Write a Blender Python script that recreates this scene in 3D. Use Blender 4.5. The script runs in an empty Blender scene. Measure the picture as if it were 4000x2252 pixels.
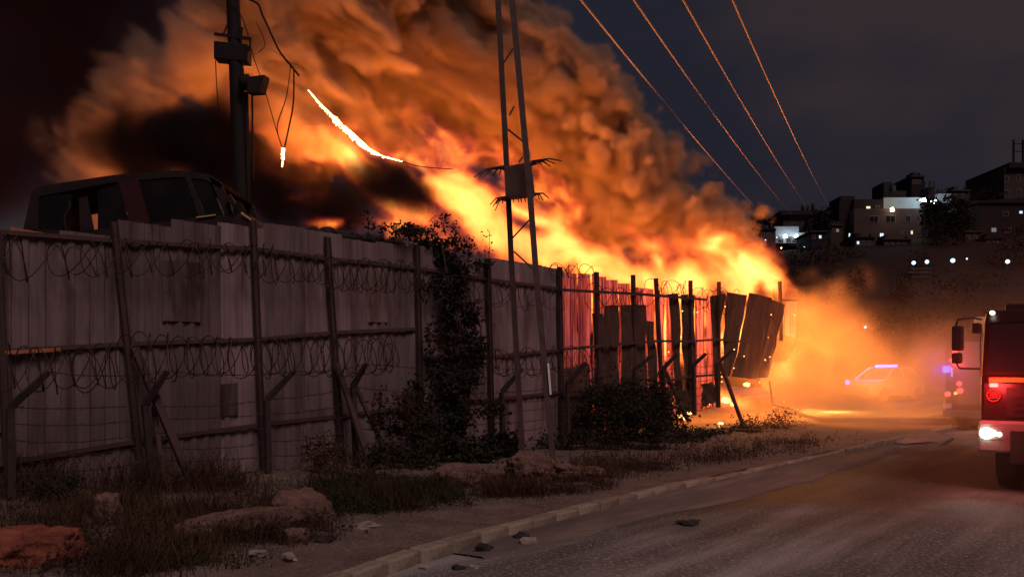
import bpy, bmesh, math, random
from mathutils import Vector, Matrix, noise as mnoise

# ------------------------------------------------------------------ camera, sky, sun, exposure
SC = bpy.context.scene
COL = SC.collection
R = math.radians
FPX, CX, HY, CAMZ = 3300.0, 2000.0, 1450.0, 1.8      # focal length in photo pixels, horizon row, eye height

cam_data = bpy.data.cameras.new('camera')
cam = bpy.data.objects.new('camera', cam_data)
COL.objects.link(cam)
cam.location = (0, 0, CAMZ)
cam.rotation_euler = (R(90), 0, 0)
cam_data.sensor_width = 36.0
cam_data.lens = FPX / 4000 * 36
cam_data.shift_y = (HY - 1126) / 4000
cam_data.clip_start = 0.1
cam_data.clip_end = 3000
SC.camera = cam

world = bpy.data.worlds.new('World')
SC.world = world
world.use_nodes = True
wn = world.node_tree.nodes
wl = world.node_tree.links
wn.clear()
w_out = wn.new('ShaderNodeOutputWorld')
w_bg = wn.new('ShaderNodeBackground')
w_sky = wn.new('ShaderNodeTexSky')
w_sky.sky_type = 'NISHITA'
w_sky.sun_disc = False
SUN_EL, SUN_AZ = R(46), R(205)
w_sky.sun_elevation = R(-4)
w_sky.sun_rotation = SUN_AZ
w_tc = wn.new('ShaderNodeTexCoord')
w_map = wn.new('ShaderNodeMapping')
w_map.inputs['Scale'].default_value = (1.6, 1.6, 4.2)
w_no = wn.new('ShaderNodeTexNoise')
w_no.inputs['Scale'].default_value = 1.9
w_no.inputs['Detail'].default_value = 5
w_no.inputs['Roughness'].default_value = 0.45
w_ramp = wn.new('ShaderNodeValToRGB')
w_ramp.color_ramp.elements[0].position = 0.38
w_ramp.color_ramp.elements[0].color = (0.0150, 0.0150, 0.0250, 1)     # clear night sky
w_ramp.color_ramp.elements[1].position = 0.62
w_ramp.color_ramp.elements[1].color = (0.0330, 0.0235, 0.0270, 1)     # drifting smoke cloud, town glow
w_mix = wn.new('ShaderNodeMix')
w_mix.data_type = 'RGBA'
w_mix.blend_type = 'ADD'
w_mix.inputs[0].default_value = 1.0
w_mul = wn.new('ShaderNodeMix')
w_mul.data_type = 'RGBA'
w_mul.blend_type = 'MULTIPLY'
w_mul.inputs[0].default_value = 1.0
w_mul.inputs[7].default_value = (0.05, 0.05, 0.05, 1)
wl.new(w_tc.outputs['Generated'], w_map.inputs['Vector'])
wl.new(w_map.outputs['Vector'], w_no.inputs['Vector'])
wl.new(w_no.outputs['Fac'], w_ramp.inputs['Fac'])
wl.new(w_sky.outputs['Color'], w_mul.inputs[6])
wl.new(w_mul.outputs[2], w_mix.inputs[6])
wl.new(w_ramp.outputs['Color'], w_mix.inputs[7])
wl.new(w_mix.outputs[2], w_bg.inputs['Color'])
w_bg.inputs['Strength'].default_value = 1.0
wl.new(w_bg.outputs['Background'], w_out.inputs['Surface'])

sun_data = bpy.data.lights.new('fill_sun', 'SUN')  # soft fill standing in for vehicle lights behind the camera
sun_data.energy = 1.08
sun_data.angle = R(25)
sun_data.color = (1.0, 0.70, 0.68)
sun = bpy.data.objects.new('fill_sun', sun_data)
COL.objects.link(sun)
sun.rotation_euler = (R(90) - SUN_EL, 0, R(25))       # from behind the camera, to its right

SC.view_settings.view_transform = 'Standard'
SC.view_settings.look = 'None'
SC.view_settings.exposure = 0.0
SC.view_settings.gamma = 1.0
SC.view_settings.use_curve_mapping = False

SC.render.engine = 'CYCLES'
CY = SC.cycles
CY.use_denoising = True
CY.denoiser = 'OPENIMAGEDENOISE'
CY.max_bounces = 5
CY.diffuse_bounces = 2
CY.glossy_bounces = 2
CY.transmission_bounces = 2
CY.transparent_max_bounces = 8
CY.volume_bounces = 1
CY.volume_step_rate = 2.0
CY.volume_max_steps = 256
CY.sample_clamp_indirect = 4.0
CY.sample_clamp_direct = 20.0
CY.use_fast_gi = False
CY.use_adaptive_sampling = False
random.seed(7)
# ------------------------------------------------------------------ helpers
def px(x, y, d):
    """point seen at photo pixel (x, y) at depth d metres"""
    return Vector(((x - CX) / FPX * d, d, CAMZ - (y - HY) / FPX * d))

FU = Vector((0.672, 0.740, 0)).normalized()       # along the fence, away from the camera
FN = Vector((0.740, -0.672, 0)).normalized()      # from the fence towards the road
F0 = Vector((-6.65, 11.02, 0))
def fs(s, z, off=0.0):
    """point on the fence: s metres along it, z up, off metres in front"""
    v = F0 + FU * s + FN * off
    return Vector((v.x, v.y, z))
def fp(x, y, off=0.0):
    """where the sight line of a photo pixel meets the fence plane"""
    d = Vector(((x - CX) / FPX, 1.0, -(y - HY) / FPX))
    o = Vector((0, 0, CAMZ))
    k = (off - FN.dot(o - F0)) / FN.dot(d)
    return o + d * k

class MB:
    def __init__(self):
        self.v, self.f = [], []
    def poly(self, pts):
        b = len(self.v); self.v += [tuple(p) for p in pts]
        self.f.append(tuple(range(b, b + len(pts))))
    def hexa(self, c):
        b = len(self.v); self.v += [tuple(p) for p in c]
        for q in ((0, 3, 2, 1), (4, 5, 6, 7), (0, 1, 5, 4), (1, 2, 6, 5), (2, 3, 7, 6), (3, 0, 4, 7)):
            self.f.append(tuple(b + i for i in q))
    def box(self, c, s, mat=None):
        c = Vector(c); h = Vector(s) / 2
        cs = [Vector((x * h.x, y * h.y, z * h.z)) for z in (-1, 1) for x, y in ((-1, -1), (1, -1), (1, 1), (-1, 1))]
        if mat is not None: cs = [mat @ q for q in cs]
        self.hexa([c + q for q in cs])
    def bar(self, a, b, w, h=None, up=None, w2=None):
        """square bar from a to b"""
        a, b = Vector(a), Vector(b); h = h or w
        d = (b - a).normalized()
        up = Vector(up) if up is not None else (Vector((0, 0, 1)) if abs(d.z) < 0.9 else Vector((FN.x, FN.y, 0)))
        s = d.cross(up).normalized(); u = s.cross(d).normalized()
        k = (w2 / w) if w2 else 1.0
        cs = []
        for p, kk in ((a, 1.0), (b, k)):
            for i, j in ((-1, -1), (1, -1), (1, 1), (-1, 1)):
                cs.append(p + s * (i * w / 2 * kk) + u * (j * h / 2 * kk))
        self.hexa(cs)
    def tube(self, pts, r, n=6, r2=None, cap=True):
        pts = [Vector(p) for p in pts]; m = len(pts); base = len(self.v)
        prev = None
        for i, p in enumerate(pts):
            d = (pts[min(i + 1, m - 1)] - pts[max(i - 1, 0)])
            d = d.normalized() if d.length > 1e-9 else Vector((0, 0, 1))
            ref = prev if prev is not None else (Vector((0, 0, 1)) if abs(d.z) < 0.9 else Vector((1, 0, 0)))
            s = d.cross(ref)
            if s.length < 1e-6: s = d.cross(Vector((1, 0, 0.3)))
            s.normalize(); u = s.cross(d).normalized(); prev = u
            rr = r if r2 is None else r + (r2 - r) * i / max(1, m - 1)
            for k in range(n):
                a = 2 * math.pi * k / n
                self.v.append(tuple(p + s * (math.cos(a) * rr) + u * (math.sin(a) * rr)))
        for i in range(m - 1):
            for k in range(n):
                k2 = (k + 1) % n
                self.f.append((base + i * n + k, base + i * n + k2, base + (i + 1) * n + k2, base + (i + 1) * n + k))
        if cap:
            self.f.append(tuple(base + k for k in range(n - 1, -1, -1)))
            self.f.append(tuple(base + (m - 1) * n + k for k in range(n)))
    def extrude(self, poly, vec):
        """prism: polygon (list of points) swept along vec"""
        vec = Vector(vec); n = len(poly); b = len(self.v)
        self.v += [tuple(p) for p in poly] + [tuple(Vector(p) + vec) for p in poly]
        self.f.append(tuple(range(b + n - 1, b - 1, -1))); self.f.append(tuple(range(b + n, b + 2 * n)))
        for i in range(n):
            j = (i + 1) % n
            self.f.append((b + i, b + j, b + n + j, b + n + i))
    def build(self, name, mat, parent=None, smooth=False, bevel=0.0):
        me = bpy.data.meshes.new(name)
        me.from_pydata(self.v, [], self.f); me.update()
        if smooth:
            for q in me.polygons: q.use_smooth = True
        if mat: me.materials.append(mat)
        ob = bpy.data.objects.new(name, me); COL.objects.link(ob)
        if parent is not None: ob.parent = parent
        if bevel:
            md = ob.modifiers.new('bevel', 'BEVEL'); md.width = bevel; md.segments = 2; md.limit_method = 'ANGLE'
        return ob

def tag(o, label=None, cat=None, group=None, kind=None):
    if label: o['label'] = label
    if cat: o['category'] = cat
    if group: o['group'] = group
    if kind: o['kind'] = kind
    return o
def empty(name, label, cat, group=None):
    """a thing's root: parts keep world coordinates under it"""
    o = bpy.data.objects.new(name, None); COL.objects.link(o)
    return tag(o, label, cat, group)
def struct(o):
    o['kind'] = 'structure'; return o

def mat(name, c1, c2=None, rough=0.85, metal=0.0, scale=3.0, stretch=(1, 1, 1), rot=0.0, lo=0.35, hi=0.65, c3=None, scale3=0.6,
        bump=0.0, bscale=30.0, spec=0.3, translucent=0.0, speck=None, vary=0.0):
    m = bpy.data.materials.new(name); m.use_nodes = True
    nt = m.node_tree; nd = nt.nodes; b = nd['Principled BSDF']
    b.inputs['Roughness'].default_value = rough; b.inputs['Metallic'].default_value = metal
    b.inputs['Specular IOR Level'].default_value = spec
    b.inputs['Base Color'].default_value = (*c1, 1)
    tc = nd.new('ShaderNodeTexCoord'); mp = nd.new('ShaderNodeMapping')
    mp.inputs['Scale'].default_value = stretch
    mr0 = nd.new('ShaderNodeMapping'); mr0.inputs['Rotation'].default_value = (0, 0, rot)      # turn first, then stretch
    nt.links.new(tc.outputs['Object'], mr0.inputs['Vector']); nt.links.new(mr0.outputs['Vector'], mp.inputs['Vector'])
    last = None
    def mix(prev, colour, sc, l, h, det, src=None):
        n = nd.new('ShaderNodeTexNoise'); n.inputs['Scale'].default_value = sc
        n.inputs['Detail'].default_value = det; n.inputs['Roughness'].default_value = 0.62
        nt.links.new(src or mp.outputs['Vector'], n.inputs['Vector'])
        mr = nd.new('ShaderNodeMapRange'); mr.inputs[1].default_value = l; mr.inputs[2].default_value = h
        nt.links.new(n.outputs[0], mr.inputs[0])
        x = nd.new('ShaderNodeMix'); x.data_type = 'RGBA'
        nt.links.new(mr.outputs[0], x.inputs[0])
        if prev is None: x.inputs[6].default_value = (*c1, 1)
        else: nt.links.new(prev, x.inputs[6])
        x.inputs[7].default_value = (*colour, 1)
        return x.outputs[2]
    if c2: last = mix(last, c2, scale, lo, hi, 7)
    if c3: last = mix(last, c3, scale3, 0.5, 0.7, 8)
    if speck:                                              # (colour, scale): fine mineral specks
        last = mix(last, speck[0], speck[1], .54, .68, 4, tc.outputs['Object'])
    if vary and last is not None:                          # every sheet or stone has its own tone
        oi = nd.new('ShaderNodeObjectInfo'); mr = nd.new('ShaderNodeMapRange'); mr.inputs[3].default_value = 1 - vary; mr.inputs[4].default_value = 1 + vary * .6
        hs = nd.new('ShaderNodeHueSaturation'); nt.links.new(oi.outputs['Random'], mr.inputs[0]); nt.links.new(mr.outputs[0], hs.inputs['Value']); nt.links.new(last, hs.inputs['Color']); last = hs.outputs['Color']
    if last is not None: nt.links.new(last, b.inputs['Base Color'])
    if bump:
        n = nd.new('ShaderNodeTexNoise'); n.inputs['Scale'].default_value = bscale; n.inputs['Detail'].default_value = 6
        nt.links.new(tc.outputs['Object'], n.inputs['Vector'])
        bp = nd.new('ShaderNodeBump'); bp.inputs['Strength'].default_value = bump; bp.inputs['Distance'].default_value = 0.03
        nt.links.new(n.outputs[0], bp.inputs['Height']); nt.links.new(bp.outputs[0], b.inputs['Normal'])
    if translucent:
        out = nd['Material Output']
        t = nd.new('ShaderNodeBsdfTranslucent'); ms = nd.new('ShaderNodeMixShader'); ms.inputs[0].default_value = translucent
        if last is not None: nt.links.new(last, t.inputs['Color'])
        else: t.inputs['Color'].default_value = (*c1, 1)
        nt.links.new(b.outputs[0], ms.inputs[1]); nt.links.new(t.outputs[0], ms.inputs[2]); nt.links.new(ms.outputs[0], out.inputs['Surface'])
    return m
def glow(name, colour, strength):
    m = bpy.data.materials.new(name); m.use_nodes = True
    nt = m.node_tree; nt.nodes.clear()
    o = nt.nodes.new('ShaderNodeOutputMaterial'); e = nt.nodes.new('ShaderNodeEmission')
    e.inputs['Color'].default_value = (*colour, 1); e.inputs['Strength'].default_value = strength
    nt.links.new(e.outputs[0], o.inputs['Surface'])
    return m
def lamp(name, kind, loc, watts, colour, radius=0.05, parent=None, aim=None, spread=None):
    l = bpy.data.lights.new(name, kind); l.energy = watts; l.color = colour; l.shadow_soft_size = radius
    o = bpy.data.objects.new(name, l); COL.objects.link(o); o.location = loc
    if aim is not None:
        o.rotation_euler = (Vector(aim) - Vector(loc)).to_track_quat('-Z', 'Y').to_euler()
    if spread and kind == 'SPOT': l.spot_size = spread; l.spot_blend = 0.7
    if parent is not None: o.parent = parent
    return o

M = {}
M['sheet'] = mat('weathered painted sheet metal', (0.245, 0.180, 0.188), (0.150, 0.106, 0.112), 0.8, 0.0, 2.2, (2.2, 2.2, 0.22), 0, .35, .7, (0.070, 0.040, 0.036), 1.3, 0.15, 12, vary=.36)
M['sheet_dark'] = mat('scorched sheet metal', (0.125, 0.066, 0.050), (0.045, 0.026, 0.024), 0.9, 0.0, 2.0, (2, 2, 0.3), 0, .35, .65, (0.16, 0.075, 0.04), 2.0, 0.2, 14)
M['fibre'] = mat('thin fibreglass sheet', (0.85, 0.34, 0.62), (0.16, 0.04, 0.09), 0.8, 0.0, 2.2, (5, 5, 0.10), 0, .40, .62, translucent=0.62)
M['post'] = mat('rusty steel post', (0.062, 0.042, 0.042), (0.085, 0.048, 0.042), 0.85, 0.0, 5, bump=0.2)
M['rail'] = mat('dark painted rail', (0.068, 0.044, 0.044), (0.085, 0.048, 0.042), 0.8, 0.0, 4, bump=0.1)
M['wire'] = mat('rusty wire', (0.030, 0.020, 0.020), (0.06, 0.035, 0.03), 0.8, 0.0, 8)
M['concrete_post'] = mat('old concrete post', (0.055, 0.038, 0.038), (0.035, 0.024, 0.024), 0.9, 0, 6, bump=0.3)
M['asphalt'] = mat('asphalt', (0.130, 0.128, 0.128), (0.50, 0.49, 0.48), 0.9, 0, 1.1, (1.0, 0.09, 1), R(39), .44, .70, (0.048, 0.042, 0.040), 0.5, 0.9, 45, spec=0.15, speck=((.44, .42, .40), 24))
M['dirt'] = mat('dusty earth', (0.165, 0.120, 0.100), (0.10, 0.068, 0.056), 0.95, 0, 1.3, (1, 1, 1), 0, .35, .65, (0.20, 0.155, 0.13), 3.0, 0.9, 24, speck=((.30, .24, .2), 30))
M['earth'] = mat('dark ground', (0.045, 0.038, 0.03), (0.07, 0.055, 0.04), 0.95, 0, .4, bump=0.3, bscale=5)
M['kerb'] = mat('worn concrete kerb', (0.33, 0.29, 0.22), (0.20, 0.165, 0.13), 0.9, 0, 4, bump=0.5, bscale=25, c3=(.13, .10, .085), scale3=2.5, vary=.25)
M['stone'] = mat('limestone boulder', (0.22, 0.125, 0.10), (0.11, 0.062, 0.050), 0.95, 0, 3.5, (1, 1, 1), 0, .35, .65, (0.09, 0.055, 0.042), 2.4, 1.0, 20, speck=((.24, .15, .12), 50))
M['stone_red'] = mat('reddish boulder', (0.33, 0.10, 0.058), (0.15, 0.042, 0.027), 0.95, 0, 3.0, (1, 1, 1), 0, .35, .65, (0.10, 0.035, 0.025), 2.6, 1.0, 20, speck=((.32, .10, .06), 50))
M['rubble'] = mat('pale rubble', (0.36, 0.31, 0.27), (0.22, 0.18, 0.15), 0.95, 0, 6, bump=0.4)
M['char'] = mat('charred chunk', (0.02, 0.017, 0.016), (0.05, 0.04, 0.035), 0.9, 0, 6, bump=0.4)
M['dry'] = mat('dry grass', (0.105, 0.058, 0.030), (0.065, 0.038, 0.022), 0.95, 0, 1.2, translucent=0.3)
M['green'] = mat('dull green weeds', (0.045, 0.048, 0.018), (0.028, 0.030, 0.013), 0.95, 0, 1.2, translucent=0.3)
M['leaf'] = mat('dark leaves', (0.040, 0.036, 0.022), (0.022, 0.022, 0.014), 0.8, 0, 2.0, translucent=0.25)
M['leaf_red'] = mat('withered leaves', (0.075, 0.040, 0.028), (0.035, 0.022, 0.018), 0.8, 0, 2.0, translucent=0.25)
M['stem'] = mat('woody stem', (0.06, 0.045, 0.035), (0.035, 0.025, 0.02), 0.9, 0, 6)
M['dust'] = mat('dust swept off the road', (0.17, 0.140, 0.125), (0.10, 0.085, 0.078), 0.95, 0, 1.1, (1.0, 0.2, 1), R(39), .35, .65, (0.22, 0.18, 0.155), 3.0, 0.6, 30)
# ------------------------------------------------------------------ ground, road, kerb
mb = MB(); mb.poly([(-1500, -300, -0.06), (1500, -300, -0.06), (1500, 2500, -0.06), (-1500, 2500, -0.06)])
struct(mb.build('ground', M['earth']))

KERB = [(-3.6, 2.0), (-2.6, 4.5), (-1.85, 6.0), (-1.03, 7.63), (-.54, 8.43), (.365, 9.79), (2.3, 12.4), (4.6, 15.2), (8.4, 19.8), (13, 25.2), (20, 33.2), (60, 79)]
def along(pts, step):
    out = []; acc = 0.0
    for i in range(len(pts) - 1):
        a, b = Vector(pts[i]).to_2d(), Vector(pts[i + 1]).to_2d(); L = (b - a).length
        while acc <= L:
            out.append((a + (b - a) * (acc / L), (b - a).normalized())); acc += step
        acc -= L
    return out
KP = along(KERB, 0.5)
def nz(x, y, s=1.0, o=0.0): return mnoise.noise((x * s + o, y * s - o, o * 1.7))

# road sheet: from the kerb line out to the right
mb = MB(); n = 46
for (p_, d_) in KP:
    r_ = Vector((d_.y, -d_.x))
    for j in range(n):
        k = (j / (n - 1)) ** 1.7 * 26
        q_ = p_ + r_ * k
        mb.v.append((q_.x, q_.y, 0.012 * nz(q_.x, q_.y, 0.8) + 0.02 * nz(q_.x, q_.y, 0.25, 3)))
for i in range(len(KP) - 1):
    for j in range(n - 1):
        a = i * n + j; mb.f.append((a, a + 1, a + n + 1, a + n))
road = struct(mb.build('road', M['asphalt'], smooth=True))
# light falloff painted into the asphalt: a darker, smoother band across the road
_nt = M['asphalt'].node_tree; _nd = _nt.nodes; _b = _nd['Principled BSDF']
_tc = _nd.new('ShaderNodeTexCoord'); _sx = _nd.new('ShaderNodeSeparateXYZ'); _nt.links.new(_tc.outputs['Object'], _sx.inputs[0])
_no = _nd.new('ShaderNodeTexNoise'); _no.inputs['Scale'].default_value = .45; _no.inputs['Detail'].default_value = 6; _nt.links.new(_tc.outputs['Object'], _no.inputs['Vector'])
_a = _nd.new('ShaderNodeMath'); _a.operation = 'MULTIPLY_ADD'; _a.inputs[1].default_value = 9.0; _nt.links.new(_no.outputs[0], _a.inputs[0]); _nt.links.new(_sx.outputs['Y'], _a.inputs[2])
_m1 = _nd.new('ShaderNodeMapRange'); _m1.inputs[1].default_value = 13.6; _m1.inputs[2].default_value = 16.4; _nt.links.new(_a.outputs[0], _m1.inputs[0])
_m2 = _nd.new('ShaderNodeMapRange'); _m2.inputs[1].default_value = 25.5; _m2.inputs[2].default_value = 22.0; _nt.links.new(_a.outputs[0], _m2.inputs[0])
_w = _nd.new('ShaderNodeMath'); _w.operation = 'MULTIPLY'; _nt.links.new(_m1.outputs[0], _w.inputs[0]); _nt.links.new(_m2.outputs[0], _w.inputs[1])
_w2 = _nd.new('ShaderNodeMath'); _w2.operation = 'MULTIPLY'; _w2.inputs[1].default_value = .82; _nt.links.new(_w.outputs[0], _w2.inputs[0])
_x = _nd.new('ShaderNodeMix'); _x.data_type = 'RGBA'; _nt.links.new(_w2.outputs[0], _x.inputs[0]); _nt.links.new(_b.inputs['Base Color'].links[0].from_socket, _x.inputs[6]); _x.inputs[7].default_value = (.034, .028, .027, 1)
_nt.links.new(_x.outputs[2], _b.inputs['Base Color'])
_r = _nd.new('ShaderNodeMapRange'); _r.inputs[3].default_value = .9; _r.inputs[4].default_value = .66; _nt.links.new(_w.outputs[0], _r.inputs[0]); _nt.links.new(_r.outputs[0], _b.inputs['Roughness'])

# verge between kerb and fence, with trampled lumps
def verge_z(x, y):
    t_ = Vector((x, y, 0)) - F0
    back = -t_.dot(FN)                        # metres behind the fence line
    rise = 0.10 + 0.10 * max(0, min(1, (3.5 + back) / 3.5))
    return rise + 0.035 * nz(x, y, 1.3) + 0.05 * nz(x, y, 0.45, 5) + 0.012 * nz(x, y, 5, 9)
mb = MB(); n = 60
for (p_, d_) in KP[:110]:
    l_ = Vector((-d_.y, d_.x))
    for j in range(n):
        k = 0.12 + (j / (n - 1)) ** 1.4 * 15
        q_ = p_ + l_ * k
        z = verge_z(q_.x, q_.y); z = 0.105 + (z - 0.105) * min(1, k / 1.2)
        mb.v.append((q_.x, q_.y, z))
for i in range(109):
    for j in range(n - 1):
        a = i * n + j; mb.f.append((a, a + n, a + n + 1, a + 1))
struct(mb.build('verge', M['dirt'], smooth=True))

# kerb stones, each its own piece
kerb = bpy.data.objects.new('kerb', None); COL.objects.link(kerb); struct(kerb)
rk = random.Random(3)
base = MB(); base.box((0, 0, 0), (0.485, 0.17, 0.30))
km = base.build('kerb_stone', M['kerb'], kerb, bevel=0.018)
first = True
for i, (p_, d_) in enumerate(KP[:96]):
    if first: o = km; first = False
    else: o = km.copy(); COL.objects.link(o)
    sink = 0.0
    if 23 < i < 44: sink = 0.035 * min(1, (i - 23) / 4, (44 - i) / 4)
    l_ = Vector((-d_.y, d_.x))
    c_ = p_ + d_ * 0.25 + l_ * 0.05
    o.location = (c_.x, c_.y, -0.02 - sink + rk.uniform(-.012, .012))
    o.rotation_euler = (rk.uniform(-.05, .05), rk.uniform(-.025, .025), math.atan2(d_.y, d_.x) + rk.uniform(-.02, .02))

# dust swept over the gutter where the kerb is buried
mb = MB(); n = 16; rows = KP[14:46]
for i, (p_, d_) in enumerate(rows):
    r_ = Vector((d_.y, -d_.x)); w = 0.35 + 0.75 * math.sin(math.pi * min(1, (i + 1) / len(rows))) + 0.25 * nz(i * .22, 0.3)
    for j in range(n):
        u = j / (n - 1); k = -0.35 + u * (w + 0.35)
        q_ = p_ + r_ * k
        h = (0.055 * (1 - u) ** 2 + 0.004) * min(1, i / 8) * min(1, (len(rows) - 1 - i) / 5) + 0.03 * nz(q_.x, q_.y, 2.4) * (1 - u)
        mb.v.append((q_.x, q_.y, (h + 0.022) if u < 0.99 else -0.03))
for i in range(len(rows) - 1):
    for j in range(n - 1):
        a = i * n + j; mb.f.append((a, a + 1, a + n + 1, a + n))
struct(mb.build('dust_drift', M['dust'], smooth=True))

# stones and rubble
def rock(name, loc, size, m, seed, rz=0.0, blocky=0.0, rough=0.24, sub=5, smooth=True):
    bm = bmesh.new(); bmesh.ops.create_icosphere(bm, subdivisions=sub, radius=1.0)
    rr = random.Random(seed); o = Vector((rr.uniform(-50, 50), rr.uniform(-50, 50), rr.uniform(-50, 50)))
    for v in bm.verts:
        c = v.co.copy()
        if blocky:
            k = max(abs(c.x), abs(c.y), abs(c.z)); c = c.lerp(c / k, blocky)
        f = 1 + rough * mnoise.noise(c * 1.3 + o) + rough * .55 * mnoise.noise(c * 3.1 + o) + rough * .3 * mnoise.noise(c * 7 + o) + rough * .15 * mnoise.noise(c * 15 + o)
        v.co = Vector((c.x * size[0] * f, c.y * size[1] * f, c.z * size[2] * f))
    me = bpy.data.meshes.new(name); bm.to_mesh(me); bm.free()
    for q in me.polygons: q.use_smooth = smooth
    me.materials.append(m)
    ob = bpy.data.objects.new(name, me); COL.objects.link(ob)
    ob.location = loc; ob.rotation_euler = (rr.uniform(-.1, .1), rr.uniform(-.1, .1), rz)
    return ob
def ground_at(x, y, z=0.12):
    d = (CAMZ - z) * FPX / (y - HY); return px(x, y, d)
tag(rock('boulder', ground_at(20, 2225) + Vector((0, .25, .08)), (.44, .28, .22), M['stone_red'], 11, .25, .55, .3), 'long rust red boulder at the bottom left corner of the verge', 'boulder')
tag(rock('boulder', ground_at(915, 2090) + Vector((0, .25, .01)), (.60, .30, .20), M['stone'], 12, .32, .6, .28), 'flat pale stone block lying in the weeds beside the rounded boulder', 'boulder')
tag(rock('boulder', ground_at(1150, 2055) + Vector((0, .30, .07)), (.34, .34, .28), M['stone'], 13, .3, .15, .28), 'rounded weedy boulder at the end of the flat stone block', 'boulder')
tag(rock('boulder', ground_at(385, 2010, .2) + Vector((0, .2, .03)), (.14, .17, .2), M['stone'], 14, .2, .3), 'small pale stone in the weeds under the left fence bay', 'boulder')
tag(rock('boulder', ground_at(2070, 1868, .15) + Vector((0, .3, .12)), (.38, .36, .24), M['stone'], 15, .1, .3), 'pale boulder between the two legs of the lattice mast', 'boulder')
tag(rock('boulder', ground_at(1790, 1885, .15) + Vector((0, .3, .05)), (.42, .35, .20), M['stone'], 16, .2, .25), 'low overgrown boulder to the left of the mast', 'boulder')
tag(rock('boulder', ground_at(2260, 1868, .15) + Vector((0, .3, .03)), (.40, .30, .14), M['stone'], 17, .1, .5), 'low flat stone just right of the lattice mast', 'boulder')
tag(rock('boulder', ground_at(1150, 2120, .12) + Vector((0, .1, .03)), (.13, .12, .1), M['stone'], 18, .1, .3), 'fist sized stone at the foot of the rounded boulder', 'boulder')

RUB = [(2065, 2125, .07, 'rubble', 'pale broken lump against the charred lump by the kerb'), (2035, 2105, .07, 'char', 'charred lump at the edge of the gutter below the kerb'),
       (1890, 2152, .08, 'char', 'dark charred chunk on the road nearest the kerb stones'), (1850, 2215, .05, 'rubble', 'flat pale chip on the road at the bottom'),
       (1660, 2222, .04, 'rubble', 'small pale chip in the gutter by the near kerb'), (1790, 2222, .04, 'char', 'black chip on the road at the bottom centre'),
       (1430, 2060, .12, 'rubble', 'thin grey slab lying at the edge of the weeds'), (1270, 2110, .09, 'char', 'dark rag of debris on the dirt by the round boulder'),
       (1130, 2180, .05, 'rubble', 'small stone on the dirt near the bottom of the verge'), (1010, 2165, .05, 'rubble', 'small stone beside the dry tuft on the verge'),
       (2690, 2045, .10, 'char', 'dark flat scrap lying on the dusty shoulder')]
for i, (x, y, s, m_, lab) in enumerate(RUB):
    flat = .35 if ('flat' in lab or 'slab' in lab or 'rag' in lab) else .7
    z = .12 if x < 1450 else 0.0
    tag(rock('rubble_piece', ground_at(x, y, z) + Vector((0, 0, s * flat * .4)), (s * 1.3, s, s * flat), M[m_], 40 + i, i * .7, .85, .55, 2, False), lab, 'rubble', 'loose debris on the roadside')

# uncountable grit on the road and the verge
mb = MB(); rg = random.Random(5)
def pebble(c, s):
    b = len(mb.v); a0 = rg.uniform(0, 6.28)
    for k in range(4):
        a = a0 + k * 1.57 + rg.uniform(-.3, .3); mb.v.append((c.x + math.cos(a) * s, c.y + math.sin(a) * s, c.z - .004))
    mb.v.append((c.x + rg.uniform(-.3, .3) * s, c.y + rg.uniform(-.3, .3) * s, c.z + s * rg.uniform(.5, .9)))
    for k in range(4): mb.f.append((b + k, b + (k + 1) % 4, b + 4))
for k in range(1500):
    y = 1760 + 500 * rg.random() ** .7; x = rg.uniform(1300, 4050)
    p_ = ground_at(x, y, 0.0)
    near = min(((p_.to_2d() - q_[0]).length, (p_.to_2d() - q_[0]).dot(Vector((q_[1].y, -q_[1].x)))) for q_ in KP[::2])
    if near[1] < 0.1: continue
    if rg.random() > 0.25 + 0.75 / (1 + near[0] * .8): continue
    pebble(p_ + Vector((0, 0, .012)), rg.uniform(.004, .014))
tag(mb.build('road_grit', M['rubble']), 'pale grit and pebbles scattered over the road', 'grit', kind='stuff')
# ------------------------------------------------------------------ sheet metal fence
def sheet(name, tl, tr, bl, br, ribs, amp, m, parent, seed=0, rows=6, buckle=0.01, sag=0.0):
    """trapezoid-ribbed metal sheet spanned by four corners"""
    rr = random.Random(seed); tl, tr, bl, br = map(Vector, (tl, tr, bl, br))
    nrm = (tr - tl).cross(bl - tl).normalized()
    if nrm.dot(FN) < 0: nrm = -nrm
    prof = [(0.0, 0), (0.42, 0), (0.52, 1), (0.88, 1), (0.98, 0)]
    us = [((i + a) / ribs, h) for i in range(ribs) for a, h in prof]
    us.append((1.0, 0)); mb = MB(); w = len(us); o = seed * 3.17
    for j in range(rows + 1):
        t = j / rows
        for (u, h) in us:
            p_ = tl.lerp(tr, u).lerp(bl.lerp(br, u), t)
            d_ = amp * h + buckle * mnoise.noise((u * 2 + o, t * 2.5, o)) + buckle * .6 * mnoise.noise((u * 5 + o, t * 6, o)) + sag * math.sin(math.pi * t)
            mb.v.append(tuple(p_ + nrm * d_))
    for j in range(rows):
        for i in range(w - 1):
            a = j * w + i; mb.f.append((a, a + w, a + w + 1, a + 1))
    return mb.build(name, m, parent)

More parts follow.
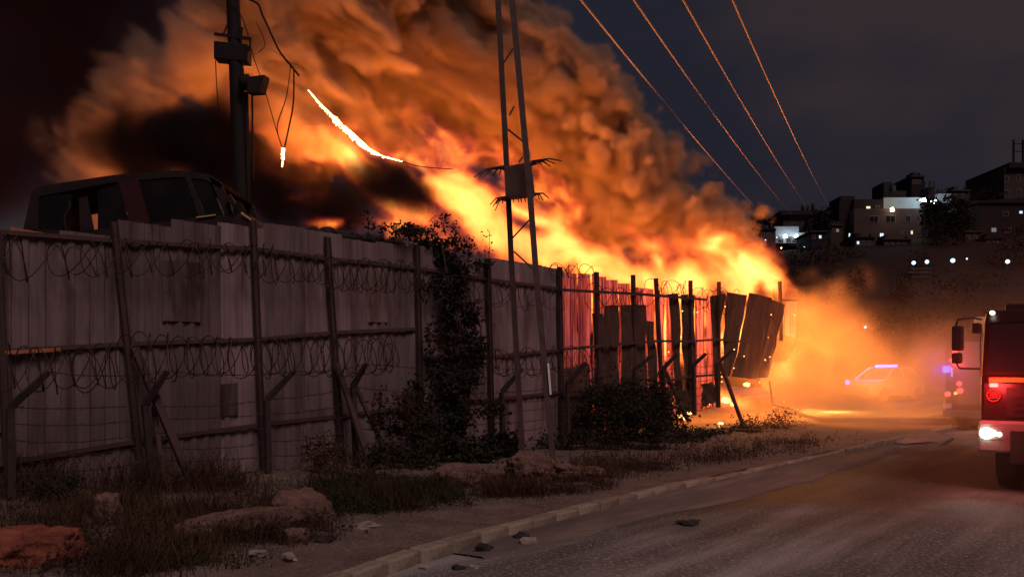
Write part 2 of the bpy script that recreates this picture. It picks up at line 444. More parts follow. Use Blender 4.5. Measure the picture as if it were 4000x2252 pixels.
def top_z(s):
    pts = [(-4, 3.6), (0.9, 3.62), (1.3, 3.9), (3.7, 4.2), (13, 4.2)]
    for (a, za), (b, zb) in zip(pts, pts[1:]):
        if s <= b: return za + (zb - za) * max(0, (s - a) / (b - a))
    return 4.2
fence = empty('sheet_metal_fence', 'tall grey corrugated sheet metal fence along the left side of the road', 'fence')
rf = random.Random(21)
s = -3.2; k = 0
while s < 10.9:
    w = 0.78
    j0, j1 = rf.uniform(-.035, .035), rf.uniform(-.02, .02)
    zt = top_z(s + .4) + j0
    sheet('panel', fs(s, zt, .012 * (k % 2)), fs(s + w + .03, zt + j1, .012 * (k % 2)), fs(s, .05, .012 * (k % 2)), fs(s + w + .03, .05, .012 * (k % 2)), 4, 0.026, M['sheet'], fence, 100 + k, 10, 0.034)
    s += w; k += 1
# repair patches screwed onto the sheets
M['patch'] = mat('mismatched patch sheet', (0.115, 0.075, 0.070), (0.24, 0.19, 0.19), .8, 0, 2.0, (2, 2, .4), 0, .35, .7, (0.06, 0.03, 0.025), 1.6, .2, 12, vary=.4)
for i, (s0, z0, w_, h_) in enumerate([(-.4, 1.0, .5, .8), (2.1, 2.55, .62, .9), (4.5, .55, .7, .6), (5.9, 2.7, .5, 1.1), (8.9, 1.9, .6, .9), (3.0, 1.1, .35, .5)]):
    sheet('patch', fs(s0, z0 + h_, .045), fs(s0 + w_, z0 + h_ + .02, .045), fs(s0 + .01, z0, .045), fs(s0 + w_, z0 + .01, .045), 3, .02, M['patch'], fence, 400 + i, 4, .015)
POSTS = [(-10, 900, 40, 2010), (445, 866, 560, 1925), (988, 862, 1032, 1905), (1278, 925, 1340, 1860), (1628, 955, 1650, 1840), (1905, 1010, 1925, 1800), (2186, 1042, 2195, 1760)]
for (xt, yt, xb, yb) in POSTS:
    mb = MB(); a, b = fp(xb, yb, .12), fp(xt, yt, .12)
    # I-beam: two flanges and a web
    for dx in (-.038, .038): mb.bar(a + FU * dx, b + FU * dx, .015, .09, up=FN)
    mb.bar(a, b, .070, .014, up=FN)
    mb.build('post', M['post'], fence)
RAILS = [[(-10, 1372), (500, 1342), (1010, 1324), (1300, 1298), (1640, 1283), (1640, 1395), (1925, 1392), (2195, 1366)],
         [(-10, 905), (483, 942), (1000, 972), (1300, 1012), (1628, 1046), (1905, 1090), (2190, 1128)],
         [(-10, 1812), (540, 1722), (1030, 1656), (1340, 1622), (1645, 1583), (1920, 1560), (2195, 1530)]]
for rl in RAILS:
    for a, b in zip(rl, rl[1:]):
        if a[0] == b[0]: continue
        mb = MB(); mb.bar(fp(*a, .07), fp(*b, .07), .045, .06); mb.build('rail', M['rail'], fence)
# a loose strip of bare metal lying along the rail at the far left
tag_strip = MB(); tag_strip.bar(fp(20, 1376, .14), fp(235, 1364, .14), .03, .05)
tag_strip.build('strip_and_highlight', mat('orange strip and edge highlight', (0.5, 0.2, 0.10), (0.35, .12, .06), .6, 0, 6), fence)
tag_strip = MB(); tag_strip.bar(fp(40, 893, .05), fp(200, 920, .05), .03, .04)  # highlight on the fence's top edge, painted as an orange bar
tag_strip.build('strip_and_highlight', bpy.data.materials['orange strip and edge highlight'], fence)

# raking props in front of the fence
for (x0, y0, x1, y1, w, lab) in [(525, 1360, 782, 1965, .11, 'heavy raking steel prop against the second fence post, foot in the weeds'), (600, 1590, 645, 1900, .06, 'thin raking strut beside the heavy prop at the second post'),
                                 (1315, 1420, 1455, 1850, .09, 'raking steel prop against the post left of the vine'), (1385, 1500, 1560, 1880, .07, 'second thinner prop leaning beside the vine')]:
    mb = MB(); mb.bar(fp(x1, y1, 1.1), fp(x0, y0, .22), w, w * .8, up=FN)
    o = mb.build('fence_prop', M['post'], None, bevel=.006); tag(o, lab, 'prop', 'raking props of the fence')

# concrete posts with slanted arms that carry barbed wire, in front of the sheets
YP = [((40, 1590), (190, 1452), (45, 2010)), ((565, 1580), (655, 1448), (600, 1930)), ((1042, 1560), (1150, 1448), (1050, 1915)), ((1378, 1510), (1430, 1420), (1395, 1870)),
      ((1960, 1530), (2040, 1440), (1965, 1790)), ((2215, 1500), (2290, 1415), (2220, 1740)), ((2478, 1442), (2552, 1386), (2480, 1660)), ((2590, 1440), (2645, 1380), (2596, 1640)), ((2708, 1425), (2758, 1380), (2712, 1620)), ((2800, 1420), (2863, 1365), (2806, 1590))]
YL = ['slanted-arm concrete post at the far left edge of the fence', 'slanted-arm concrete post crossing the heavy raking prop', 'slanted-arm concrete post beside the third tall fence post', 'slanted-arm concrete post half hidden left of the vine',
      'slanted-arm concrete post behind the left mast leg', 'slanted-arm concrete post right of the mast behind the bush', 'slanted-arm post below the low dark sheets, leftmost of the burning bays', 'slanted-arm post in front of the first glowing gap', 'slanted-arm post in front of the second glowing gap', 'slanted-arm post nearest the toppled sheets']
for (e, a, b), lab in zip(YP, YL):
    t = empty('arm_post', lab, 'post', 'slanted-arm wire posts')
    mb = MB(); mb.bar(fp(*b, .55), fp(*e, .55), .10, .10, up=FN, w2=.085); mb.build('shaft', M['concrete_post'], t, bevel=.01)
    mb = MB(); mb.bar(fp(*e, .55), fp(*a, .80), .095, .085, up=FN, w2=.07); mb.build('arm', M['concrete_post'], t, bevel=.01)
# barbed strands between them
def strand(a, b, sag, r=.006, n=14, barbs=True, seed=0, mbx=None):
    mb = mbx or MB(); pts = []; rr = random.Random(seed)
    for i in range(n + 1):
        t = i / n; p_ = a.lerp(b, t); p_.z -= sag * 4 * t * (1 - t); p_ += Vector((0, 0, rr.uniform(-.008, .008))); pts.append(p_)
    mb.tube(pts, r, 4)
    if barbs:
        L = (b - a).length; m_ = int(L / .14)
        for i in range(1, m_):
            t = i / m_; p_ = a.lerp(b, t); p_.z -= sag * 4 * t * (1 - t)
            d_ = Vector((rr.uniform(-.4, .4), rr.uniform(-.4, .4), 1)).normalized() * .03
            mb.bar(p_ - d_, p_ + d_, .005)
    return mb
wf = empty('barbed_wire_fence', 'sagging strands of barbed wire strung between the slanted-arm posts', 'wire fence')
for i in range(len(YP) - 1):
    (e0, a0, b0), (e1, a1, b1) = YP[i], YP[i + 1]
    if i == 4: pass
    for k in range(7):
        t = k / 6.5
        A = fp(*e0, .55).lerp(fp(*b0, .55), t); B = fp(*e1, .55).lerp(fp(*b1, .55), t)
        strand(A, B, .03 + .05 * ((k * 7 + i * 3) % 5) / 5, seed=i * 10 + k).build('wire_strand', M['wire'], wf)
    strand(fp(*a0, .8), fp(*a1, .8), .06, seed=i).build('wire_strand', M['wire'], wf)

# razor wire coils
def coil(a, b, rad, pitch, seed, lab, squash=1.0, r=.0080, droop=.0):
    rr = random.Random(seed); L = (b - a).length; d_ = (b - a).normalized(); n = int(L / pitch); N = n * 18; pts = []
    side = Vector((FN.x, FN.y, 0)); up = Vector((0, 0, 1)); ph = rr.uniform(0, 6)
    for i in range(N + 1):
        t = i / N; ang = 2 * math.pi * i / 18 + ph
        rd = rad * (1 + .45 * mnoise.noise((t * L * 1.6, seed, 0)) + .22 * mnoise.noise((t * L * 6, seed, 3)))
        c = a.lerp(b, t); c.z -= droop * 4 * t * (1 - t); c += d_ * (pitch * 2.6 * mnoise.noise((t * L * 1.7, seed, 7))) + up * (.07 * mnoise.noise((t * L * 1.3, seed, 11)))
        # neighbouring turns lean alternately, as clipped concertina wire does
        lean = pitch * 1.7 * math.sin(ang * .5)
        pts.append(c + side * (math.cos(ang) * rd * squash) + up * (math.sin(ang) * rd) + d_ * lean)
    mb = MB(); mb.tube(pts, r, 4)
    for i in range(0, N, 3):
        p_ = pts[i]; v_ = Vector((rr.uniform(-1, 1), rr.uniform(-1, 1), rr.uniform(-1, 1))).normalized() * .022
        mb.bar(p_ - v_, p_ + v_, .006)
    return tag(mb.build('razor_wire_coil', M['wire']), lab, 'razor wire', 'razor wire along the fence')
coil(fp(-30, 985, .30), fp(480, 1000, .30), .24, .14, 1, 'razor wire coil hung at the top of the leftmost fence bay', .6, droop=.10)
coil(fp(480, 985, .30), fp(1000, 990, .30), .24, .14, 2, 'razor wire coil at the top of the second fence bay', .6, droop=.10)
coil(fp(1000, 1010, .30), fp(1630, 1070, .30), .26, .12, 3, 'razor wire coil drooping at the top of the third fence bay', .6, droop=.12)
coil(fp(-20, 1430, .70), fp(520, 1425, .70), .28, .12, 4, 'mid-height razor wire coil across the leftmost fence bay', .7, droop=.05)
coil(fp(520, 1395, .70), fp(1020, 1395, .70), .30, .11, 5, 'mid-height razor wire coil across the second fence bay', .7)
coil(fp(1020, 1390, .70), fp(1570, 1390, .70), .30, .11, 6, 'mid-height razor wire coil between the third post and the vine', .7)
coil(fp(1640, 1105, .30), fp(2180, 1165, .30), .24, .22, 7, 'razor wire coil at the top of the fence behind the mast', .6, droop=.05)
coil(fp(1900, 1420, .70), fp(2440, 1400, .70), .28, .22, 8, 'mid-height razor wire coil right of the vine', .7)
# ------------------------------------------------------------------ burning end of the fence: loose, buckled and toppled sheets
burnt = empty('burning_fence_section', 'buckled fence bays with glowing gaps at the burning end of the fence', 'fence')
def quad(name, tl, tr, br, bl, m, off, seed, ribs=3, amp=.03, buckle=.03, off2=None):
    o2 = off if off2 is None else off2
    return sheet(name, fp(*tl, off), fp(*tr, off), fp(*bl, o2), fp(*br, o2), ribs, amp, M[m], burnt, seed, 7, buckle)
# thin fibreglass sheets that let the fire shine through
for i, (x0, x1, yt, yt2, yb) in enumerate([(2196, 2252, 1066, 1068, 1700), (2254, 2306, 1067, 1069, 1700), (2312, 2330, 1068, 1070, 1700), (2330, 2361, 1080, 1081, 1680), (2360, 2415, 1092, 1093, 1680),
                                           (2414, 2462, 1106, 1107, 1660), (2480, 2552, 1120, 1130, 1660), (2560, 2592, 1146, 1147, 1640), (2597, 2632, 1148, 1150, 1620), (2712, 2752, 1156, 1158, 1600), (2758, 2800, 1158, 1160, 1590)]):
    quad('panel', (x0, yt), (x1, yt2), (x1 + 4, yb), (x0 + 4, yb), 'fibre', -.05, 200 + i, 3, .022, .06)
# scorched steel sheets standing or hanging in front
DARK = [((2316, 1223), (2352, 1226), (2362, 1690), (2324, 1690)), ((2360, 1193), (2414, 1191), (2418, 1680), (2366, 1680)), ((2420, 1191), (2462, 1190), (2466, 1675), (2424, 1675)), ((2470, 1190), (2523, 1190), (2524, 1670), (2474, 1670)),
        ((2530, 1252), (2558, 1256), (2562, 1660), (2530, 1660)), ((2612, 1148), (2646, 1144), (2672, 1640), (2646, 1640)), ((2654, 1150), (2686, 1149), (2700, 1620), (2680, 1625)), ((2696, 1152), (2714, 1150), (2714, 1600), (2704, 1602)),
        ((2776, 1156), (2826, 1146), (2806, 1560), (2790, 1570)), ((2838, 1140), (2918, 1152), (2850, 1470), (2822, 1462)), ((2930, 1142), (3016, 1164), (2928, 1478), (2864, 1470)), ((3010, 1168), (3066, 1188), (3002, 1474), (2930, 1478)),
        ((2650, 1530), (2706, 1520), (2716, 1610), (2656, 1625)), ((2732, 1500), (2790, 1488), (2796, 1570), (2736, 1590)), ((2530, 1520), (2622, 1510), (2628, 1660), (2530, 1670)), ((2190, 1440), (2310, 1420), (2320, 1740), (2200, 1740))]
for i, (tl, tr, br, bl) in enumerate(DARK):
    lean = (.30 + .05 * (i - 9)) if 9 <= i <= 11 else .06
    quad('panel', tl, tr, br, bl, 'sheet_dark', lean if 9 <= i <= 11 else .05 + .012 * (i % 3), 230 + i, 2, .016 if 9 <= i <= 11 else .028, .10, off2=(.10 if 9 <= i <= 11 else None))
# end return of the fence, lit from inside
for i, (tl, tr, br, bl, m_) in enumerate([((3020, 1124), (3052, 1108), (3052, 1178), (3020, 1178), 'sheet_dark'), ((3054, 1118), (3118, 1128), (3116, 1176), (3054, 1176), 'sheet_dark'),
                                         ((3066, 1178), (3088, 1178), (3084, 1312), (3068, 1310), 'fibre'), ((3092, 1178), (3112, 1179), (3104, 1318), (3088, 1314), 'fibre')]):
    quad('panel', tl, tr, br, bl, m_, -.5, 260 + i, 2, .03, .03)
for (xt, yt, xb, yb) in [(2330, 1062, 2346, 1720), (2473, 1073, 2482, 1690), (2562, 1086, 2592, 1640), (2697, 1095, 2702, 1610), (2808, 1100, 2806, 1580), (3046, 1098, 3052, 1330)]:
    mb = MB(); mb.bar(fp(xb, yb, .13), fp(xt, yt, .13), .09, .09, up=FN); mb.build('post', M['post'], burnt)
for rl in [[(2190, 1131), (2330, 1139), (2470, 1146), (2620, 1158), (2757, 1170)], [(2195, 1364), (2400, 1345), (2569, 1331), (2700, 1332), (2798, 1325), (2900, 1333), (2990, 1346)], [(2195, 1532), (2480, 1510), (2700, 1470), (2830, 1460)], [(3055, 1172), (3118, 1172)]]:
    for a, b in zip(rl, rl[1:]):
        mb = MB(); mb.bar(fp(*a, .21), fp(*b, .21), .06, .06); mb.build('rail', M['rail'], burnt)
for (x0, y0, x1, y1, lab) in [(2598, 1446, 2686, 1640, 'raking prop under the burning bays, left of the two'), (2812, 1412, 2916, 1698, 'raking prop under the toppled sheets, right of the two')]:
    mb = MB(); mb.bar(fp(x1, y1, 1.0), fp(x0, y0, .25), .10, .08, up=FN); tag(mb.build('fence_prop', M['post']), lab, 'prop', 'raking props of the fence')
mb = MB(); mb.bar(fp(3006, 1488, .1), fp(3018, 1580, .3), .05); mb.bar(fp(3018, 1580, .3), fp(3120, 1604, .8), .05)
tag(mb.build('bent_pipe', M['post']), 'bent pipe hanging from the end of the toppled sheets', 'pipe')
coil(fp(2130, 1052, .1), fp(2320, 1062, .1), .16, .22, 31, 'razor wire coil arching over the fence top right of the mast', .6)
coil(fp(2320, 1150, .3), fp(2560, 1160, .3), .26, .24, 32, 'razor wire coil in front of the glowing stepped sheets', .6, droop=.08)
coil(fp(2555, 1120, .1), fp(2710, 1140, .1), .2, .25, 33, 'razor wire coil along the top of the burning bays', .6)
coil(fp(2730, 1160, .3), fp(2860, 1170, .3), .32, .22, 34, 'tangled razor wire hanging in front of the last upright post', .7, droop=.1)
coil(fp(3105, 1180, -.3), fp(3120, 1400, -.3), .32, .3, 35, 'loose razor wire loops at the lit end of the fence', .8)

# burning debris at the foot of the bays
M_EMB = glow('burning debris', (1.0, 0.50, 0.12), 5.0)
for i, (x, y, r_, lab) in enumerate([(2836, 1562, .10, 'brightest lump of burning debris under the toppled sheets'), (2862, 1578, .06, 'small burning lump right of the brightest one'), (2916, 1500, .08, 'burning rag below the edge of the toppled sheets'), (2655, 1622, .06, 'burning lump at the foot of the left prop'),
                                     (2678, 1632, .07, 'second burning lump at the foot of the left prop'), (2815, 1656, .07, 'burning scrap in the bush below the toppled sheets'), (2694, 1612, .05, 'third small burning lump by the left prop')]):
    tag(rock('burning_debris', fp(x, y, .2), (r_ * 1.3, r_, r_ * .8), M_EMB, 300 + i, i, .3, .5, 2), lab, 'embers', 'burning debris under the fence')
rr = random.Random(77)
mb = MB()
for i in range(26):
    q_ = fp(rr.uniform(2560, 3110), rr.uniform(1180, 1600), rr.uniform(.1, .9)); mb.box(q_, (.025, .025, .025))
tag(mb.build('sparks', M_EMB), 'tiny glowing sparks flying around the burning bays', 'sparks', kind='stuff')

# ------------------------------------------------------------------ lattice mast with spiked anti-climb collar
mast = empty('lattice_mast', 'two-legged steel mast with a spiked anti-climb plate in front of the fence', 'mast')
DL, DR = 15.9, 15.0
legL = [(1943, 0 - 250), (1945, 0), (1974, 550), (1986, 773), (1998, 1030), (2042, 1800)]
legR = [(1987, -250), (2000, 0), (2051, 550), (2071, 765), (2092, 1042), (2166, 1860)]
for pts, d_ in ((legL, DL), (legR, DR)):
    mb = MB()
    for a, b in zip(pts, pts[1:]): mb.bar(px(*a, d_), px(*b, d_), .105, .09, up=(0, 1, 0))
    mb.build('leg', mat('galvanised mast steel', (0.11, 0.075, 0.07), (0.07, 0.048, 0.045), .8, 0, 5) if 'galvanised mast steel' not in bpy.data.materials else bpy.data.materials['galvanised mast steel'], mast)
MG = bpy.data.materials['galvanised mast steel']
for (x0, y0, x1, y1) in [(2042, 612, 2027, 634), (2070, 856, 2003, 928), (2008, 982, 2080, 1048), (1990, 450, 2008, 415), (1984, 505, 2042, 552), (1965, 250, 2005, 190)]:
    k0 = (x0 - 1975) / 100; mb = MB(); mb.bar(px(x0, y0, 15.4), px(x1, y1, 15.4), .028); mb.build('brace', MG, mast)
mb = MB(); mb.extrude([px(1971, 649, 15.75), px(2075, 629, 15.0), px(2090, 756, 15.0), px(1974, 769, 15.75)], (0, .35, 0))
plate = mb.build('anti_climb_plate', mat('rusty plate', (0.52, 0.38, 0.37), (0.40, 0.28, 0.27), .8, .1, 4, bump=.15), mast, bevel=.015)
SP = [(1970, 648, [(1852, 692), (1877, 686), (1887, 692), (1925, 688), (1951, 684)], 15.7), (2076, 630, [(2195, 629), (2168, 639), (2135, 637), (2118, 646), (2150, 650)], 15.0),
      (1975, 768, [(1914, 800), (1935, 821), (1937, 798), (1962, 794), (1926, 806)], 15.7), (2088, 756, [(2144, 773), (2121, 782), (2108, 778)], 15.0)]
for (x, y, tips, d_) in SP:
    for i, (tx, ty) in enumerate(tips):
        mid = ((x + tx) / 2 + (tx - x) * .1, (y + ty) / 2 - 10); mb = MB()
        mb.tube([px(x, y + i * 4, d_), px(*mid, d_ - .1 + .05 * i), px(tx, ty, d_ - .25 + .12 * i)], .018, 5, .010); mb.build('spike', M['post'], mast)
for x in (2003, 2024, 2034, 2050):
    mb = MB(); mb.tube([px(x, 768, 15.4), px(x + 3, 790, 15.2)], .014, 5, .008); mb.build('spike', M['post'], mast)
mb = MB(); mb.bar(px(2141, 1418, 14.93), px(2151, 1540, 14.93), .035, .02, up=(0, 1, 0)); mb.build('reflector_strip', mat('white reflective tape', (.85, .82, .75), rough=.4), mast)
mb = MB(); mb.tube([px(2066, 588, 15), px(2067, 622, 15)], .03, 8); mb.build('insulator', mat('glazed insulator', (.55, .3, .2), rough=.3), mast, True)

# ------------------------------------------------------------------ utility pole behind the fence
PD = 17.0
pole = empty('utility_pole', 'dark utility pole with boxes and a floodlight rising behind the burnt van', 'pole')
MP = mat('tarred pole', (0.010, 0.007, 0.006), (0.016, 0.010, 0.009), .8, 0, 5, bump=.2)
mb = MB(); mb.tube([px(897, -260, PD), px(910, 0, PD), px(925, 300, PD), px(936, 560, PD), px(948, 880, PD), Vector((-5.45, PD, 0))], .115, 12, .20); mb.build('shaft', MP, pole, True)
mb = MB(); mb.extrude([px(834, 158, PD - .15), px(967, 172, PD - .15), px(966, 240, PD - .15), px(834, 228, PD - .15)], (0, .3, 0)); mb.build('transformer_box', MP, pole, bevel=.02)
mb = MB(); mb.bar(px(838, 133, PD - .12), px(982, 153, PD - .12), .045, .05); mb.build('cross_arm', MP, pole)
for pts in ([(888, 98), (874, 132)], [(888, 98), (916, 100)], [(946, 108), (944, 140)], [(981, 152), (972, 200)], [(935, 108), (950, 112)]):
    mb = MB(); mb.tube([px(*q_, PD - .1) for q_ in pts], .018, 5); mb.build('bracket', MP, pole)
fl = MB(); fl.tube([px(940, 322, PD - .25), px(972, 322, PD - .25)], .16, 14); fl = fl.build('floodlight', MP, pole, True)
mb = MB(); mb.extrude([px(972, 300, PD - .4), px(1032, 292, PD - .3), px(1014, 358, PD - .3), px(962, 361, PD - .4)], (.05, .22, 0)); mb.build('visor', MP, fl)
mb = MB(); mb.tube([px(961, 361, PD - .1), px(966, 560, PD - .1), px(974, 900, PD - .1)], .042, 8); mb.build('conduit', MP, pole)
mb = MB(); mb.tube([px(985, 361, PD - .1), px(987, 560, PD - .1), px(988, 700, PD - .1)], .02, 6); mb.build('conduit', MP, pole)

def cable(name, pts, d_, r, lab, m=None, sm=5):
    P = [px(*q_, d_ if not isinstance(d_, (list, tuple)) else d_[i]) for i, q_ in enumerate(pts)]
    out = []
    for i in range(len(P) - 1):                       # Catmull-Rom
        p0, p1, p2, p3 = P[max(i - 1, 0)], P[i], P[i + 1], P[min(i + 2, len(P) - 1)]
        for k in range(sm):
            t = k / sm
            out.append(0.5 * ((2 * p1) + (p2 - p0) * t + (2 * p0 - 5 * p1 + 4 * p2 - p3) * t * t + (3 * p1 - p0 - 3 * p2 + p3) * t ** 3))
    out.append(P[-1]); mb = MB(); mb.tube(out, r, 6)
    return tag(mb.build(name, m or MP, None, True), lab, 'cable', 'cables at the utility pole')
cable('hanging_cable', [(905, -20), (1000, 10), (1025, 58), (1083, 184), (1110, 225), (1136, 256), (1168, 296)], PD - .3, .022, 'thick dark cable hanging slack right of the pole top')
cable('hanging_cable', [(1136, 258), (1118, 380), (1083, 492), (1100, 570)], PD - .3, .010, 'left loop of the thin wire hanging below the slack cable')
cable('hanging_cable', [(1148, 275), (1146, 400), (1128, 500), (1110, 582)], PD - .3, .016, 'right loop of wire ending in the small flame')
cable('hanging_cable', [(940, 60), (957, 97), (990, 220), (1030, 338), (1078, 502), (1106, 585)], PD - .3, .009, 'long thin wire from the pole top to the small flame')
cable('hanging_cable', [(1000, 85), (1035, 170), (1010, 205)], PD - .3, .008, 'short broken wire hooked beside the slack cable')
cable('hanging_cable', [(1040, 185), (1080, 205), (1120, 235)], PD - .3, .012, 'pale frayed wire glowing beside the slack cable', mat('frayed pale wire', (.6, .4, .3)))
cable('hanging_cable', [(842, 235), (846, 330), (855, 440)], PD - .3, .010, 'single thin wire dangling left of the pole')
cable('hanging_cable', [(1560, 626), (1600, 640), (1655, 652), (1769, 661)], 19.5, .010, 'dark tail of the burning cable running off to the right')

# burning cable and burning drop: clusters of small flames
M_HOT = glow('white hot flame', (1.0, 0.62, 0.20), 9.0)
def burning(name, pts, d_, lab, rmin, rmax, seed, n):
    rr = random.Random(seed); mb = MB(); P = [px(*q_, d_) for q_ in pts]
    seg = [0.0]
    for a, b in zip(P, P[1:]): seg.append(seg[-1] + (b - a).length)
    def at(u):
        u *= seg[-1]
        for i in range(len(P) - 1):
            if u <= seg[i + 1]: return P[i].lerp(P[i + 1], (u - seg[i]) / (seg[i + 1] - seg[i]))
        return P[-1]
    pts2, = [[at(i / 60) + Vector((0, 0, rr.uniform(-.012, .012))) for i in range(61)]]
    mb.tube(pts2, rmin, 6)
    for i in range(n):
        u = rr.random(); c = at(u); w = rmin + (rmax - rmin) * math.sin(math.pi * min(1, u * 1.05)) ** 1.5 * rr.uniform(.5, 1)
        d0 = Vector((rr.uniform(-.6, .1), rr.uniform(-.3, .3), rr.uniform(-1.4, .2))).normalized() * w * rr.uniform(1.2, 2.0)
        mb.tube([c - d0 * .3, c + d0 * .35, c + d0], w * .55, 5, w * .08)
    return tag(mb.build(name, M_HOT, None, True), lab, 'burning cable')
burning('burning_cable', [(1204, 353), (1257, 413), (1344, 497), (1443, 584), (1500, 612), (1572, 630)], 19.5, 'white hot burning cable slanting through the smoke', .012, .075, 5, 190)
burning('burning_wire_end', [(1108, 580), (1105, 600), (1106, 622)], PD - .3, 'small flame on the end of the hanging wires beside the pole', .03, .045, 6, 14)
burning('burning_drip', [(1104, 632), (1102, 650)], PD - .3, 'thin burning drip below the small flame on the hanging wires', .012, .02, 8, 5)

# power lines lit by the fire
MW = mat('weathered conductor', (0.40, 0.31, 0.27), rough=.8, metal=0, spec=.1)
for x0, far, lab in [(2265, 38, 'leftmost and longest of the four fire-lit power lines'), (2475, 30, 'second of the four fire-lit power lines from the left'),
                     (2668, 30, 'third of the four fire-lit power lines from the left'), (2862, 28, 'rightmost of the four fire-lit power lines')]:
    VX = 3530 if x0 > 2300 else 3500
    A = px(x0, 0, 21.0); dirn = Vector(((VX - CX) / FPX, 1, 0)); mb = MB(); pts = []
    for i in range(61):
        t = -6 + (far + 6) * i / 60; q_ = A + dirn * t; u = i / 60; q_.z -= .35 * 4 * u * (1 - u) - .20; pts.append(q_)
    mb.tube(pts, .028, 8, .003)
    tag(mb.build('power_line', MW, None, True), lab, 'power line', 'power lines over the road')

# ------------------------------------------------------------------ burnt van on the scrap heap behind the fence
VD, VW = 14.6, 1.75
def vp(x, y, back=0.0):
    q_ = px(x, y, VD); return Vector((q_.x, VD + back, q_.z))
MV = mat('burnt van paint', (0.026, 0.014, 0.014), (0.013, 0.008, 0.008), .8, 0, 3, (1, 1, 1), 0, .35, .65, (0.040, 0.010, 0.011), 1.3, .2, 10)
MVR = mat('dull red van paint', (0.055, 0.011, 0.014), (0.028, 0.009, 0.010), .6, .1, 3)
MGL = mat('sooty glass', (0.006, 0.005, 0.006), (0.014, 0.012, 0.012), .35, 0, 2)
van = empty('burnt_van', 'burnt-out van shell perched on scrap above the left fence', 'van')
for back, nm in ((0, 'near'), (VW - .05, 'far')):
    mb = MB()
    for poly in ([(124, 745), (160, 725), (441, 683), (690, 665), (814, 680), (869, 717), (862, 738), (800, 702), (690, 692), (441, 713), (150, 768)],
                 [(90, 895), (124, 745), (152, 762), (148, 905)], [(306, 772), (338, 766), (366, 905), (312, 905)], [(745, 694), (722, 694), (775, 850), (800, 846)],
                 [(812, 684), (866, 716), (910, 835), (880, 838)], [(88, 893), (300, 903), (560, 876), (880, 838), (986, 862), (985, 1010), (88, 1010)]):
        mb.extrude([vp(x, y, back) for x, y in poly], (0, .05, 0))
    mb.build('body_side', MV, van, bevel=.008)
    mb = MB(); mb.extrude([vp(x, y, back - .01) for x, y in [(462, 708), (538, 692), (588, 880), (512, 892)]], (0, .06, 0)); mb.build('door_pillar', MVR, van)
mb = MB(); mb.extrude([vp(x, y, .05) for x, y in [(124, 745), (160, 725), (441, 683), (690, 665), (814, 680), (869, 717), (862, 726), (812, 690), (690, 676), (441, 694), (160, 737), (130, 757)]], (0, VW - .1, 0)); mb.build('roof', MV, van)
mb = MB(); mb.extrude([vp(x, y, .05) for x, y in [(884, 836), (966, 834), (990, 864), (985, 1000), (884, 1000)]], (0, VW - .1, 0)); mb.build('bonnet', MV, van, bevel=.03)
mb = MB(); mb.extrude([vp(x, y, .05) for x, y in [(92, 893), (126, 750), (132, 756), (100, 1000)]], (0, VW - .1, 0)); mb.build('tailgate', MV, van)
for poly in ([(152, 764), (276, 756), (268, 905), (148, 905)], [(378, 745), (462, 716), (505, 890), (380, 900)], [(540, 705), (722, 696), (775, 850), (586, 876)], [(750, 698), (808, 694), (872, 838), (802, 846)]):
    mb = MB(); mb.extrude([vp(x, y, .02) for x, y in poly], (0, .015, 0)); mb.build('window', MGL, van)
mb = MB(); mb.extrude([vp(892, 775, -.14), vp(906, 762, -.14), vp(930, 800, -.14), vp(915, 812, -.14)], (0, .1, 0)); mb.bar(vp(895, 800, 0), vp(908, 790, -.1), .025); mb.build('wing_mirror', MV, van)
mb = MB(); mb.bar(vp(945, 832, -.03), vp(985, 860, -.03), .03); mb.build('bonnet_firelit_edge', mat('pale yellow firelit edge', (.55, .38, .14), rough=.5), van)  # firelight on the van's edges, painted as pale yellow bars
mb = MB(); mb.bar(vp(770, 850, -.03), vp(845, 840, -.03), .02); mb.build('sill_firelit_edge', bpy.data.materials['pale yellow firelit edge'], van)
mb = MB(); mb.tube([vp(268, 905, -.08), vp(262, 850, -.08), vp(280, 815, -.06), vp(275, 790, -.02)], .02, 6); mb.build('torn_cable', MV, van)

# scrap heap the van rests on
mb = MB(); nx, ny = 70, 22
for j in range(ny):
    for i in range(nx):
        x = -11 + i * .2; y0 = 14.1 + max(0, x + 7.2) * 1.02; y = y0 + j * .28
        e = min(1, i / 6, (nx - 1 - i) / 6) * min(1, j / 4, (ny - 1 - j) / 4)
        z = e * (3.25 + .5 * nz(x, y, .7) + .25 * nz(x, y, 2.2, 4)) if x < -3.0 else e * (3.9 + .45 * nz(x, y, .9) + .25 * nz(x, y, 2.6, 4))
        mb.v.append((x, y, z))
for j in range(ny - 1):
    for i in range(nx - 1):
        a = j * nx + i; mb.f.append((a, a + 1, a + nx + 1, a + nx))
tag(mb.build('scrap_heap', mat('scrap and soot', (0.03, 0.024, 0.022), (0.07, 0.045, 0.035), .8, .2, 2, bump=.5)), 'dark heap of scrap behind the fence under the burnt van', 'scrap heap', kind='stuff')
for i, (x, y, w, h, bl, lab) in enumerate([(1186, 905, 24, 16, .5, 'square scrap lump standing up leftmost on the fence top'), (1226, 905, 30, 16, .1, 'first rounded scrap lump right of the square one'), (1276, 908, 32, 17, .1, 'second rounded scrap lump on the fence top'), (1328, 922, 30, 17, .15, 'third rounded scrap lump on the fence top'),
                                  (1380, 930, 30, 15, .2, 'fourth scrap lump, just left of the leafy sprigs'), (1450, 940, 44, 18, .3, 'wide scrap lump behind the leafy sprigs'), (1545, 955, 42, 20, .2, 'last scrap lump before the vine')]):
    d_ = fp(x, y, -.6).y; q_ = px(x, y, d_); k = d_ / FPX
    tag(rock('scrap_lump', q_, (w * k, w * k * 1.2, h * k * 1.3), M['char'], 70 + i, i * .5, bl, .2, 3), lab, 'scrap', 'scrap lumps along the fence top')
